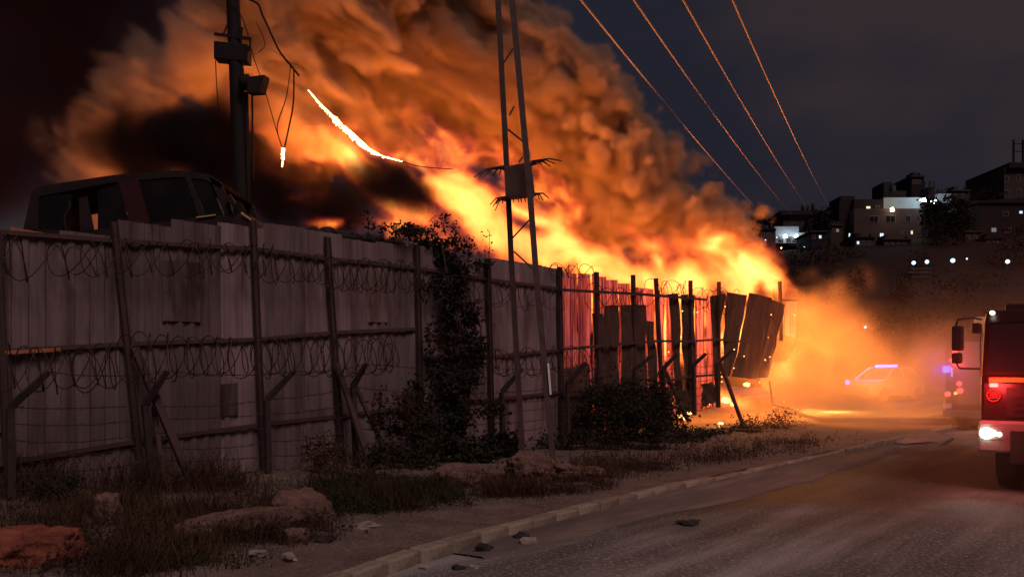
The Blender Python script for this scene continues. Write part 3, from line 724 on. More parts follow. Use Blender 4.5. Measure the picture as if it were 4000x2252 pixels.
# ------------------------------------------------------------------ vegetation
def leaves(mb, centre, radii, n, size, rr, clumps=12, tilt=.8):
    cs = []
    for i in range(clumps):
        while True:
            v_ = Vector((rr.uniform(-1, 1), rr.uniform(-1, 1), rr.uniform(-1, 1)))
            if v_.length <= 1: break
        cs.append((v_, rr.uniform(.18, .42)))
    for i in range(n):
        c, sp = rr.choice(cs)
        o = c + Vector((rr.gauss(0, sp), rr.gauss(0, sp), rr.gauss(0, sp))) * .75
        p_ = Vector(centre) + Vector((o.x * radii[0], o.y * radii[1], o.z * radii[2]))
        if p_.z < .08: p_.z = .08 + rr.random() * .1
        leaf(mb, p_, size * rr.uniform(.5, 1.3), rr, tilt)
def leaf(mb, p_, s, rr, tilt=.8):
    a = Vector((rr.uniform(-1, 1), rr.uniform(-1, 1), rr.uniform(-tilt, tilt))).normalized()
    b = a.cross(Vector((rr.uniform(-1, 1), rr.uniform(-1, 1), rr.uniform(-1, 1)))).normalized()
    c = a.cross(b)
    b0 = len(mb.v)
    mb.v += [tuple(p_), tuple(p_ + a * s * .5 + b * s * .3 + c * s * .08), tuple(p_ + a * s), tuple(p_ + a * s * .5 - b * s * .3 + c * s * .08)]
    mb.f += [(b0, b0 + 1, b0 + 2), (b0, b0 + 2, b0 + 3)]

# the vine climbing over the fence
rr = random.Random(31)
vine = empty('climbing_vine', 'dark climbing vine covering the fence left of the mast, sprigs above the top', 'vine')
mb = MB()
for (x, y, off, rx, rz, n, sz) in [(1760, 1000, .15, .55, .30, 900, .10), (1680, 930, 0, .38, .22, 600, .09), (1560, 905, .0, .45, .12, 420, .08), (1740, 1130, .35, .42, .38, 800, .10), (1800, 1260, .4, .42, .40, 900, .10), (1850, 1370, .45, .40, .35, 700, .10),
                                   (1780, 1450, .5, .55, .40, 900, .10), (1720, 1560, .7, .70, .45, 1100, .10), (1820, 1660, .8, .75, .45, 1200, .10), (1650, 1690, .9, .60, .40, 800, .10), (1900, 1740, .9, .65, .35, 800, .10), (1870, 1030, .05, .25, .10, 160, .08), (1700, 1790, 1.2, 1.0, .34, 1800, .09), (1900, 1800, 1.1, .9, .30, 1500, .09), (1560, 1800, 1.3, .7, .35, 1000, .08)]:
    leaves(mb, fp(x, y, off), (rx, .28, rz), n, sz, rr, 10)
mb.build('foliage', M['leaf'], vine)
mb = MB()
for (x, y, off, rx, rz, n, sz) in [(1760, 1400, .55, .3, .5, 260, .09), (1560, 1640, 1.1, .5, .5, 700, .08), (1600, 1740, 1.2, .5, .35, 600, .08), (1700, 1320, .5, .25, .3, 200, .09)]:
    leaves(mb, fp(x, y, off), (rx, .25, rz), n, sz, rr, 10)
mb.build('withered_foliage', M['leaf_red'], vine)
for (x0, y0, x1, y1) in [(1800, 1850, 1790, 1250), (1790, 1250, 1720, 930), (1760, 1850, 1860, 1300), (1860, 1300, 1780, 990), (1700, 1860, 1690, 1500)]:
    mb = MB(); a, b = fp(x0, y0, .6), fp(x1, y1, .25); m_ = a.lerp(b, .5) + FU * rr.uniform(-.15, .15)
    mb.tube([a, m_, b], .03, 6, .015); mb.build('stem', M['stem'], vine)
# sprigs standing above the fence against the fire
for (x, y, x1, y1, n, lab) in [(1445, 935, 1436, 822, 46, 'tall leafy sprig against the fire, leftmost above the fence'), (1500, 930, 1495, 880, 34, 'short bushy sprig beside the tall one above the fence'), (1385, 930, 1370, 880, 14, 'sparse twig with a few leaves over the scrap lumps'),
                               (1600, 930, 1590, 880, 50, 'broad leafy sprig in the middle above the fence'), (1690, 930, 1700, 850, 55, 'leafy sprig rising beside the vine top'), (1740, 920, 1735, 838, 46, 'tallest sprig of the vine top'), (1790, 960, 1775, 860, 40, 'bent leafy sprig right of the vine top'),
                               (1830, 1010, 1840, 960, 26, 'low sprig on the right shoulder of the vine'), (1908, 1030, 1912, 900, 30, 'lone leafy sprig between the vine and the mast'), (1880, 1035, 1870, 975, 14, 'thin twig just left of the lone sprig')]:
    t = empty('leafy_sprig', lab, 'plant', 'sprigs above the fence'); a, b = fp(x, y, -.05), fp(x1, y1, -.05)
    mb = MB(); bend = a.lerp(b, .5) + FU * rr.uniform(-.05, .05); mb.tube([a, bend, b], .010, 5, .005); mb.build('stem', M['stem'], t)
    mb = MB()
    for i in range(n):
        u = .12 + .88 * rr.random(); q_ = a.lerp(b, u) + Vector((rr.gauss(0, .05), rr.gauss(0, .05), rr.gauss(0, .03))); leaf(mb, q_, rr.uniform(.05, .10), rr)
    mb.build('foliage', M['leaf'], t)

# bushes along the foot of the fence
def bush(name, blobs, m, lab, seed, stems=5, m2=None):
    r_ = random.Random(seed); t = empty(name, lab, 'bush', 'bushes at the foot of the fence'); mb = MB()
    for (c, rad, n, sz) in blobs: leaves(mb, c, rad, n, sz, r_, 12)
    mb.build('foliage', M[m], t)
    c0 = blobs[0][0]; mb = MB()
    for i in range(stems):
        a = Vector((c0.x + r_.uniform(-.3, .3), c0.y + r_.uniform(-.2, .2), .05)); b = Vector(c0) + Vector((r_.uniform(-.8, .8) * blobs[0][1][0], r_.uniform(-.3, .3), r_.uniform(0, .8) * blobs[0][1][2]))
        mb.tube([a, a.lerp(b, .5) + Vector((r_.uniform(-.1, .1), 0, .05)), b], .022, 5, .008)
    mb.build('stems', M['stem'], t)
    mb = MB()
    for i in range(stems * 9):                      # bare twigs poking out of the leaves
        c_, rad, n_, sz_ = r_.choice(blobs); a = Vector(c_) + Vector((r_.uniform(-.8, .8) * rad[0], r_.uniform(-.6, .6) * rad[1], r_.uniform(-.3, .5) * rad[2]))
        b = a + Vector((r_.uniform(-.3, .3), r_.uniform(-.2, .2), r_.uniform(.15, .5))) * (rad[2] * 1.3); mb.tube([a, a.lerp(b, .5) + Vector((r_.uniform(-.03, .03), 0, .02)), b], .009, 4, .003)
        for k in range(4): leaf(mb, a.lerp(b, r_.uniform(.5, 1)), sz_ * r_.uniform(.5, 1), r_)
    mb.build('twigs', M['stem'], t)['kind'] = 'stuff'
def fb(x, y, off): return fp(x, y, off)
bush('dark_bush', [(fb(2400, 1670, 1.0), (1.15, .7, .75), 4600, .09), (fb(2530, 1600, 1.0), (.9, .6, .75), 3200, .09), (fb(2330, 1560, .9), (.6, .4, .5), 1300, .08), (fb(2360, 1790, 1.5), (1.2, .5, .34), 2600, .08), (fb(2560, 1765, 1.4), (1.1, .5, .34), 2200, .08), (fb(2210, 1745, 1.2), (.6, .4, .4), 1300, .08)], 'leaf', 'large dark bush right of the mast at the foot of the fence', 51, 7)
bush('dark_bush', [(fb(2640, 1715, 1.1), (1.0, .5, .38), 1800, .08), (fb(2740, 1715, 1.0), (.9, .5, .32), 1300, .08)], 'leaf', 'dark bush under the burning bays', 52)
bush('dry_bush', [(fb(2860, 1715, 1.2), (1.0, .5, .36), 1300, .07), (fb(2970, 1670, 1.2), (.9, .5, .55), 1500, .07)], 'leaf_red', 'dry bush in front of the toppled sheets', 53)
bush('dry_bush', [(fb(3060, 1680, 1.4), (.9, .5, .48), 1500, .06), (fb(3140, 1705, 1.6), (.7, .4, .34), 900, .06)], 'leaf_red', 'dry bush at the end of the fence against the glowing smoke', 54)
bush('dark_bush', [(fb(220, 1930, .9), (.35, .25, .25), 900, .05)], 'leaf', 'small dark bush under the left bay behind the red boulder', 55)
bush('weedy_bush', [(fb(1420, 1930, 1.8), (.5, .3, .42), 1300, .06), (fb(1330, 2000, 2.0), (.35, .3, .25), 700, .05)], 'green', 'green weedy bush right of the rounded boulder', 56)
bush('dry_bush', [(fb(1270, 1800, 1.0), (.35, .25, .55), 900, .06)], 'dry', 'tall dry bush in front of the third fence bay', 57)

# grass: blades nobody could count
def grass(name, m, spots, lab, seed):
    r_ = random.Random(seed); mb = MB()
    for (x, y, spread, n, h) in spots:
        c = ground_at(x, y, .15)
        for i in range(n):
            q_ = c + Vector((r_.gauss(0, spread), r_.gauss(0, spread * .7), 0)); q_.z = verge_z(q_.x, q_.y) - .02
            hh = h * r_.uniform(.2, 1.1); a = r_.uniform(0, 6.28); l_ = Vector((math.cos(a), math.sin(a), 0)) * hh * r_.uniform(.2, 1.3); w = Vector((-math.sin(a), math.cos(a), 0)) * r_.uniform(.003, .007)
            m1 = q_ + Vector((0, 0, hh * .6)) + l_ * .35; t = q_ + Vector((0, 0, hh)) + l_
            b = len(mb.v); mb.v += [tuple(q_ - w), tuple(q_ + w), tuple(m1 + w * .7), tuple(m1 - w * .7), tuple(t)]
            mb.f += [(b, b + 1, b + 2, b + 3), (b + 3, b + 2, b + 4)]
    return tag(mb.build(name, m), lab, 'grass', kind='stuff')
def weeds(name, m, spots, lab, seed):
    """tangle of small leaves and bent stalks"""
    r_ = random.Random(seed); mb = MB()
    for (x, y, spread, n, h) in spots:
        c = ground_at(x, y, .15)
        for i in range(n // 9):
            q_ = c + Vector((r_.gauss(0, spread), r_.gauss(0, spread * .7), 0)); q_.z = verge_z(q_.x, q_.y) - .02
            hh = h * r_.uniform(.3, 1.1); a = r_.uniform(0, 6.28); l_ = Vector((math.cos(a), math.sin(a), 0)) * hh * r_.uniform(.1, .9)
            w = Vector((-math.sin(a), math.cos(a), 0)) * .003; t = q_ + Vector((0, 0, hh)) + l_
            b = len(mb.v); mb.v += [tuple(q_ - w), tuple(q_ + w), tuple(t)]; mb.f.append((b, b + 1, b + 2))
            for k in range(7):
                u = r_.uniform(.15, 1.0); p_ = q_.lerp(t, u) + Vector((r_.gauss(0, .025), r_.gauss(0, .025), r_.gauss(0, .02))); leaf(mb, p_, r_.uniform(.018, .05), r_, 1.0)
    return tag(mb.build(name, m), lab, 'weeds', kind='stuff')
rs = random.Random(61); D, GN_, LW = [], [], []
for i in range(150):
    x = rs.uniform(-60, 1250); y = rs.uniform(1950, 2235 - max(0, x - 500) * .20); k_ = .55 + .9 * rs.random() ** 2
    (D if rs.random() < .55 else LW).append((x, y, rs.uniform(.08, .28), 170, .26 * k_))
for i in range(70):
    x = rs.uniform(1250, 2450); y = 1985 - (x - 1250) * .085 + rs.uniform(-70, 22); k_ = .5 + .9 * rs.random() ** 2
    (D if rs.random() < .5 else LW).append((x, y, rs.uniform(.10, .28), 170, .30 * k_))
for i in range(60):
    x = rs.uniform(2300, 3180); y = 1850 - (x - 2300) * .115 + rs.uniform(-45, 8); k_ = .4 + 1.0 * rs.random() ** 2
    (D if rs.random() < .12 else LW).append((x, y, rs.uniform(.2, .5), 150, .42 * k_))
for i in range(44):
    x = rs.uniform(-40, 1400); (D if rs.random() < .4 else LW).append((x, 1945 - x * .03 + rs.uniform(-15, 10), .22, 130, rs.uniform(.2, .75)))
grass('dry_grass', M['dry'], D, 'dry brown grass along the foot of the fence', 62)
weeds('dry_weeds', M['leaf_red'], LW, 'withered reddish weeds tangled along the foot of the fence', 64)
for i in range(46):
    x = rs.uniform(1200, 1750); y = 2010 - (x - 1200) * .11 + rs.uniform(-80, 18); GN_.append((x, y, rs.uniform(.1, .22), 150, rs.uniform(.12, .40)))
for i in range(14):
    x = rs.uniform(350, 900); GN_.append((x, rs.uniform(2110, 2190), rs.uniform(.1, .2), 130, rs.uniform(.08, .18)))
grass('green_grass', M['green'], GN_[::2], 'dull green grass beside the pavement', 63)
weeds('green_weeds', M['green'], GN_, 'dull green leafy weeds beside the pavement', 65)
# ------------------------------------------------------------------ hillside town behind
def hill_z(x, y):
    t = max(0.0, min(1.0, (y - 62) / 85)); h = t * t * (3 - 2 * t) * 25
    t2 = max(0.0, min(1.0, (y - 150) / 120)); h += t2 * 8
    return h * (0.82 + .18 * max(0, min(1, (x - 20) / 50))) + 1.2 * nz(x, y, .05) * t - .5
mb = MB(); nx, ny = 90, 60
for j in range(ny):
    for i in range(nx):
        x = -160 + i * 5.0; y = 45 + j * 4.6; mb.v.append((x, y, hill_z(x, y)))
for j in range(ny - 1):
    for i in range(nx - 1):
        a = j * nx + i; mb.f.append((a, a + 1, a + nx + 1, a + nx))
struct(mb.build('hill', mat('dark scrub hillside', (0.010, 0.0045, 0.0050), (0.016, 0.0075, 0.0070), .95, 0, .12, bump=.6, bscale=1.5), smooth=True))

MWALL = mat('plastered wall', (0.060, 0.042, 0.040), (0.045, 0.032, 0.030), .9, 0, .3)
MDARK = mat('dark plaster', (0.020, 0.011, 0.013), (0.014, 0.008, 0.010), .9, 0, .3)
MWHITE = mat('white roof wall', (0.30, 0.36, 0.38), (0.24, 0.29, 0.31), .8, 0, .5)
MWIN = mat('unlit window', (0.01, 0.01, 0.012), rough=.2)
MFR = mat('window frame', (0.12, 0.10, 0.10), rough=.6)
G_COOL = glow('cool lit window', (0.62, 0.78, 1.0), 1.6)
G_WARM = glow('warm lit window', (1.0, 0.85, 0.55), 1.6)
G_LAMP = glow('white lamp', (0.75, 0.88, 1.0), 18.0)
G_FLOOD = glow('cool floodlight', (0.46, 0.70, 1.0), 2.6)
G_LAMPW = glow('warm lamp', (1.0, 0.80, 0.40), 14.0)
G_DIM = glow('dim curtained window', (.9, .7, .45), .35)
MBARK = mat('dark lamp pole', (0.012, 0.009, 0.009))
MTANK = mat('roof tank', (0.045, 0.036, 0.038), (0.03, 0.025, 0.027), .6, 0, 2)

def block(mb, x0, x1, yt, yb, d, dep):
    """box whose front face fills the photo rectangle at depth d"""
    a, b = px(x0, yb, d), px(x1, yt, d)
    mb.box(((a.x + b.x) / 2, d + dep / 2, (a.z + b.z) / 2), (b.x - a.x, dep, b.z - a.z))
def window(par, x0, x1, y0, y1, d, lit=None):
    f = MB(); block(f, x0 - 3, x1 + 3, y0 - 3, y1 + 3, d - .06, .10); fr = f.build('window', MFR, par)
    g = MB(); xm = (x0 + x1) / 2
    block(g, x0, xm - 1, y0, y1, d - .09, .05); block(g, xm + 1, x1, y0, y1, d - .09, .05)
    g.build('pane', lit or MWIN, fr)
def tank(par, x0, x1, y0, y1, d, m=None):
    mb = MB(); c = px((x0 + x1) / 2, y1, d); r = (x1 - x0) / 2 / FPX * d; h = (y1 - y0) / FPX * d
    mb.tube([c + Vector((0, .5, 0)), c + Vector((0, .5, h * .9)), c + Vector((0, .5, h))], r, 10, r * .9); mb.build('water_tank', m or MTANK, par, True)

# pale house with a lit terrace, left
A = empty('terrace_house', 'hillside house with a flat roof, roof tanks and a lit white terrace', 'house')
mb = MB(); block(mb, 3060, 3235, 836, 960, 152, 9); mb.build('wall', MWALL, A)
mb = MB(); block(mb, 3050, 3245, 822, 838, 151, 11); mb.build('roof', MDARK, A)
for x in (3133, 3153, 3173): tank(A, x, x + 13, 798 if x < 3170 else 792, 822, 152)
mb = MB(); block(mb, 3026, 3120, 884, 948, 148.6, 2.4); mb.build('terrace_wall', MWHITE, A)
mb = MB(); block(mb, 3120, 3164, 908, 928, 148.4, 1.5); mb.build('terrace_parapet', MWHITE, A)
for x in (3044, 3074, 3096): window(A, x, x + 14, 926, 946, 148.5)
for i, (x, y, lab) in enumerate([(3068, 920, 'left'), (3111, 920, 'right')]):
    mb = MB(); c = px(x, y, 147.6); mb.tube([c + Vector((0, .8, .15)), c + Vector((0, 0, .15))], .06, 6); mb.tube([c + Vector((0, 0, .2)), c, c + Vector((0, 0, -.35))], .14, 10, .36)
    mb.build('terrace_lamp', G_LAMP, A, True); lamp('terrace_lamp_light', 'POINT', c + Vector((0, -1.0, .2)), 40, (.75, .9, 1), .3, A)
window(A, 3090, 3104, 852, 868, 152); window(A, 3185, 3200, 856, 872, 152)
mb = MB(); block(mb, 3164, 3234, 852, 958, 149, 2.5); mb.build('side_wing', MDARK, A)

# narrow dark stair tower
B = empty('stair_tower', 'narrow dark flat-topped tower between the two hillside houses', 'tower')
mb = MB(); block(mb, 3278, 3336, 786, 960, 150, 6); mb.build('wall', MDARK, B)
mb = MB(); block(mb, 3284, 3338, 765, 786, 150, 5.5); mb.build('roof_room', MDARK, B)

# long building with a lit white parapet
C = empty('long_building', 'long hillside building with a floodlit white roof wall and roof tanks', 'building')
mb = MB(); block(mb, 3336, 3600, 814, 962, 148, 12); mb.build('wall', MWALL, C)
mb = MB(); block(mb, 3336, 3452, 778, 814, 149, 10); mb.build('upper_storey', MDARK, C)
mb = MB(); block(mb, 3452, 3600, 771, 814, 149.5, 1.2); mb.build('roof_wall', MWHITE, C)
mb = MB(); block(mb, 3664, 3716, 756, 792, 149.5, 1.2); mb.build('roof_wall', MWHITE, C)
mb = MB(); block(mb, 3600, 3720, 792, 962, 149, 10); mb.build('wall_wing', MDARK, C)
mb = MB(); block(mb, 3452, 3488, 711, 772, 153, 5); mb.build('stair_head', MDARK, C)
mb = MB(); block(mb, 3488, 3540, 745, 772, 153, 4); mb.build('roof_shed', MDARK, C)
mb = MB(); block(mb, 3624, 3652, 730, 790, 152, 3); mb.build('tank_stand', MDARK, C)
tank(C, 3616, 3635, 706, 732, 151); tank(C, 3636, 3655, 705, 730, 151); tank(C, 3664, 3688, 738, 756, 152); tank(C, 3488, 3496, 716, 744, 152)
for (x0, x1, y0, y1, l_) in [(3385, 3399, 806, 820, G_WARM), (3423, 3434, 806, 816, None), (3318, 3332, 911, 925, G_COOL), (3438, 3451, 911, 926, G_COOL), (3462, 3496, 842, 866, None), (3540, 3556, 842, 862, None), (3559, 3565, 901, 914, G_WARM), (3520, 3525, 903, 912, None), (3627, 3633, 834, 844, G_WARM), (3398, 3430, 845, 866, None)]:
    if x0 == 3318: window(B, 3316, 3332, 911, 925, 150 - .2, G_COOL); continue
    window(C, x0, x1, y0, y1, 148 if not (3380 < x0 < 3436 and y0 < 830) else 149, l_)
for (x, y, g_, w, c_) in [(3610, 779, G_LAMP, 200, (.75, .9, 1)), (3652, 785, G_LAMP, 70, (.75, .9, 1)), (3486, 816, G_LAMPW, 50, (1, .8, .4))]:
    c = px(x, y, 147.2); mb = MB(); mb.tube([c + Vector((0, 1.6, .2)), c + Vector((0, .1, .2))], .06, 6); mb.tube([c + Vector((0, 0, .25)), c, c + Vector((0, 0, -.35))], .14, 10, .36)
    mb.build('wall_lamp', g_, C, True); lamp('wall_lamp_light', 'POINT', c + Vector((-1.2 if x > 3600 else 0, -.8, .5)), w, c_, .3, C)

# right-hand blocks
Dh = empty('gable_house', 'pale house wall right of the big dark tree on the hill', 'house')
mb = MB(); block(mb, 3745, 3824, 790, 962, 145, 9); mb.build('wall', MWALL, Dh)
mb = MB(); block(mb, 3738, 3830, 782, 792, 144.5, 10); mb.build('roof', MDARK, Dh); window(Dh, 3772, 3796, 826, 842, 145)
Eb = empty('dark_block', 'large dark building at the right edge of the hillside', 'building')
mb = MB(); block(mb, 3824, 4120, 792, 1005, 140, 12); mb.build('wall', MDARK, Eb)
mb = MB(); mb.extrude([px(3818, 792, 139.6), px(4120, 792, 139.6), px(4120, 765, 139.6), px(3818, 785, 139.6)], (0, 13, 0)); mb.build('roof', MDARK, Eb)
for (x0, x1, y0, y1, l_) in [(3874, 3891, 890, 905, glow('dim lit window', (.6, .66, .75), .28)), (3983, 3994, 824, 833, G_COOL), (3920, 3938, 828, 842, None), (3930, 3948, 890, 906, None)]: window(Eb, x0, x1, y0, y1, 140, l_)
Ft = empty('tall_block', 'tall beige apartment tower at the far right edge', 'tower')
mb = MB(); block(mb, 3922, 4140, 655, 790, 165, 14); mb.build('wall', mat('beige tower wall', (.055, .042, .038), (.042, .033, .03), .9, 0, .3), Ft)
mb = MB(); block(mb, 3944, 4150, 634, 655, 164, 16); mb.build('roof', MDARK, Ft)
for x in (3959, 3996, 4033): 
    mb = MB(); block(mb, x, x + 5, 545, 634, 166, .4); mb.build('roof_post', MDARK, Ft)
for y in (560, 590): 
    mb = MB(); block(mb, 3959, 4060, y, y + 2, 166.5, .2); mb.build('roof_rail', MDARK, Ft)
for (x, y) in [(3928, 690), (3972, 684), (3930, 745), (3975, 740)]: window(Ft, x, x + 11, y, y + 18, 165)

def ball(mb, c, r_, n=10, m_=7):
    b = len(mb.v)
    for j in range(m_ + 1):
        ph = math.pi * j / m_
        for i in range(n):
            a = 2 * math.pi * i / n; mb.v.append(tuple(Vector(c) + Vector((math.sin(ph) * math.cos(a), math.sin(ph) * math.sin(a), math.cos(ph))) * r_))
    for j in range(m_):
        for i in range(n): mb.f.append((b + j * n + i, b + j * n + (i + 1) % n, b + (j + 1) * n + (i + 1) % n, b + (j + 1) * n + i))
# smaller houses stacked on the slope
MH = [MWALL, MDARK, mat('ochre plaster', (.05, .034, .028), (.038, .026, .022), .9, 0, .4)]
rh = random.Random(44)
for i, (x0, x1, yt, yb, d_, lab) in enumerate([(2968, 3030, 896, 960, 143, 'small cube house left of the lit terrace'), (3168, 3232, 905, 975, 138, 'small house under the flat-roofed house'), (3244, 3292, 880, 960, 141, 'narrow house against the foot of the stair tower'), (3340, 3420, 928, 985, 136, 'low house below the long building, left end'),
                                              (3452, 3560, 935, 990, 135, 'low wide house below the long building'), (3770, 3838, 905, 975, 134, 'small house below the pale gable wall'), (3850, 3925, 930, 1000, 130, 'low house under the large dark block'), (3560, 3610, 690, 772, 175, 'far house peeping over the long building roof'), (3720, 3790, 745, 790, 172, 'far house between the white roof wall and the ridge trees'), (3836, 3905, 752, 790, 175, 'far low house on the ridge left of the tower')]):
    hs = empty('hillside_house', lab, 'house', 'small houses stacked on the hillside'); mb = MB(); block(mb, x0, x1, yt, yb + 30, d_, 7); mb.build('wall', MH[i % 3], hs)
    mb = MB(); block(mb, x0 - 3, x1 + 3, yt - 5, yt, d_ - .4, 8); mb.build('roof_slab', MH[(i + 1) % 3], hs)
    mb = MB(); block(mb, x0 + 6, x0 + 22, yt - 18, yt - 5, d_ + 2, 3); mb.build('stair_head', MH[(i + 1) % 3], hs)
    tank(hs, x1 - 20, x1 - 10, yt - 17, yt - 5, d_ + 1)
    nw = max(2, int((x1 - x0) / 24))
    for k in range(nw):
        wx = x0 + 8 + k * (x1 - x0 - 16) / nw; l_ = None
        if rh.random() < .28 and d_ < 160: l_ = rh.choice([G_COOL, G_WARM, G_DIM])
        window(hs, wx, wx + 8, yt + 14, yt + 25, d_, l_)
# floodlights on the slope
LP = [(3569, 1026, .30, 'leftmost of the five floodlights low on the slope'), (3621, 1022, .30, 'second floodlight low on the slope from the left'), (3722, 1017, .34, 'brightest middle floodlight low on the slope'), (3777, 1010, .13, 'smallest of the floodlights low on the slope'), (3936, 1021, .32, 'rightmost floodlight low on the slope'),
      (3380, 1277, .11, 'single white lamp seen through the smoke over the road'), (3052, 968, .11, 'small yellow lamp below the lit terrace'), (3143, 962, .15, 'small white lamp below the right end of the terrace'), (2990, 937, .13, 'faint lamp left of the lit terrace'), (3035, 927, .13, 'tiny lamp at the corner of the terrace'), (3790, 945, .12, 'small lamp below the pale house'), (3708, 932, .12, 'small lamp at the foot of the big tree'), (3644, 930, .2, 'lamp shining up through the big dark tree')]
for i, (x, y, r_, lab) in enumerate(LP):
    d_ = 105 if y > 1000 else 140
    if y > 1200: d_ = 52
    c = px(x, y, d_); t = empty('slope_floodlight', lab, 'floodlight', 'lamps on the hillside')
    g_ = hill_z(c.x, c.y); hgt = max(.4, c.z - g_)
    mb = MB(); mb.tube([Vector((c.x, c.y + .15, c.z - hgt)), Vector((c.x, c.y + .15, c.z + r_))], .03, 6); mb.build('pole', MBARK, t)
    mb = MB(); ball(mb, c, r_ * .8); mb.build('lamp_head', G_LAMPW if 'yellow' in lab else G_FLOOD, t, True)
    if r_ > .2 or y > 1200: lamp('floodlight_beam', 'POINT', c + Vector((0, -.8, -.3)), 60 if r_ > .2 else 30, (.72, .85, 1.0), .3, t)
# lit steps under the pair of floodlights
st = empty('hillside_steps', 'faintly lit concrete steps under the left pair of floodlights', 'steps')
MST = mat('pale step concrete', (.08, .08, .09), (.05, .05, .055), .9, 0, 1)
for i, (x0, x1, y) in enumerate([(3555, 3640, 1046), (3548, 3640, 1060), (3560, 3638, 1078)]):
    mb = MB(); block(mb, x0, x1, y, y + 5, 102 - i * 1.5, .8); mb.build('step', MST, st)

M['scrub'] = mat('dark scrub leaves', (0.011, 0.007, 0.006), (0.007, 0.005, 0.005), .9, 0, .5)
def tree(x, yb, yt, wid, d, n, size, lab, seed, m='scrub', trunk=True, group='trees on the hillside', bare=False, low=False):
    r_ = random.Random(seed); t = empty('hillside_tree', lab, 'tree', group); a, b = px(x, yb, d), px(x, yt, d); h = b.z - a.z; w = wid / 2 / FPX * d
    mb = MB(); mb.tube([a + Vector((0, 0, -.6)), a.lerp(b, .35) + Vector((.15, 0, 0)), a.lerp(b, .85)], max(.10, w * .06), 7, .04)
    for i in range(10 if not bare else 26):
        s_ = a.lerp(b, r_.uniform(.2, .75)); e_ = s_ + Vector((r_.uniform(-.9, .9) * w, r_.uniform(-.5, .5) * w, r_.uniform(.08, .35) * h)); mb.tube([s_, s_.lerp(e_, .5) + Vector((0, 0, .1)), e_], max(.04, w * .02), 5, .015)
    mb.build('trunk', M['stem'], t); mb = MB()
    leaves(mb, a.lerp(b, .45 if low else .60), (w, w * .8, h * (.55 if low else .42)), n, size, r_, 26); mb.build('crown', M[m], t)
tree(3680, 965, 770, 150, 138, 2600, .65, 'big dark tree in front of the floodlit long building', 1)
tree(3755, 960, 800, 90, 136, 1200, .6, 'dark tree beside the pale house on the hill', 2)
tree(2960, 930, 815, 60, 150, 700, .6, 'pointed tree left of the lit terrace', 3)
tree(3210, 940, 825, 70, 140, 900, .55, 'dark tree in front of the flat-roofed house', 4)
tree(3255, 1090, 960, 90, 90, 240, .3, 'sparse half-bare tree below the stair tower', 5, 'leaf_red', bare=True)
tree(3240, 1180, 930, 40, 88, 160, .3, 'thin bare tree beside the half-bare one', 15, 'leaf_red', bare=True)
tree(3860, 800, 745, 90, 150, 500, .6, 'low tree crowns on the ridge left of the tower', 6)
rt = random.Random(9)
for i in range(26):
    x = 2960 + (i * 41 + rt.uniform(-25, 25)); d_ = rt.uniform(84, 132); zz = hill_z((x - CX) / FPX * d_, d_)
    yb = HY - (zz - CAMZ) / d_ * FPX; h_ = rt.uniform(1.6, 4.2) / d_ * FPX; w = rt.uniform(3.0, 7.5) / d_ * FPX
    tree(x, yb + 6, yb - h_, w, d_, 420, .40, 'dark scrub tree on the lower slope under the buildings', 20 + i, 'scrub', group='scrub trees on the lower slope', low=True)
# ------------------------------------------------------------------ vehicles
HU = Vector((.63, .777, 0)); HR = Vector((.777, -.63, 0))     # truck heading (away from us) and its right across the front
T0 = Vector((7.15, 12.9, 0))
def tp(k, z, b=0.0):
    v = T0 + HR * k + HU * b; return Vector((v.x, v.y, z))
def tbox(mb, k0, k1, z0, z1, b0, b1):
    mb.hexa([tp(k0, z0, b0), tp(k1, z0, b0), tp(k1, z0, b1), tp(k0, z0, b1), tp(k0, z1, b0), tp(k1, z1, b0), tp(k1, z1, b1), tp(k0, z1, b1)])
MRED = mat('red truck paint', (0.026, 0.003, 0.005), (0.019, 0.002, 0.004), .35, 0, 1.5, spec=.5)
MBUMP = mat('white bumper paint', (0.26, 0.24, 0.24), (0.19, 0.17, 0.17), .5, 0, 3)
MBLK = mat('black plastic', (0.018, 0.016, 0.016), (0.03, 0.027, 0.026), .5, 0, 5)
MRUB = mat('tyre rubber', (0.02, 0.018, 0.018), (0.035, 0.03, 0.03), .9, 0, 6, bump=.2)
MCHR = mat('dull chrome', (.5, .5, .5), rough=.25, metal=.9)
MGLS = mat('windscreen glass', (0.02, 0.018, 0.02), rough=.08, spec=.6)
MYEL = mat('yellow reflective band', (0.85, 0.42, 0.03), (.75, .34, .02), .4, 0, 3)
G_HEAD = glow('headlight', (1.0, 0.93, 0.72), 30.0); G_RED = glow('red beacon', (1.0, 0.05, 0.04), 14.0); G_REDD = glow('red tail light', (1.0, 0.05, 0.05), 8.0)
G_BLUE = glow('blue beacon', (0.05, 0.06, 1.0), 12.0); G_AMB = glow('amber lamp', (1.0, 0.35, 0.05), 6.0); G_MARK = glow('pale marker lamp', (1.0, .95, .75), 4.0)
W = 2.45
truck = empty('fire_truck', 'fire truck facing the camera at the right edge with its headlight on', 'fire truck')
mb = MB()
prof = [(0, .60), (0, 1.62), (.06, 1.75), (.16, 2.55), (.30, 2.74), (1.9, 2.78), (1.9, .60)]      # (back, z)
b0 = len(mb.v)
for k in (0, W): mb.v += [tuple(tp(k + (.02 if k == 0 else -.02) * (z > 2), z, b)) for b, z in prof]
n = len(prof); mb.f.append(tuple(range(n))); mb.f.append(tuple(range(2 * n - 1, n - 1, -1)))
for i in range(n): j = (i + 1) % n; mb.f.append((i, n + i, n + j, j))
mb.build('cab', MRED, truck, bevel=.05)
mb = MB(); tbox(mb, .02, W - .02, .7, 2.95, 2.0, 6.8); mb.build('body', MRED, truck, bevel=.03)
mb = MB(); a = [tp(.10, 1.80, .055), tp(W - .1, 1.80, .055), tp(W - .1, 2.52, .135), tp(.10, 2.52, .135)]
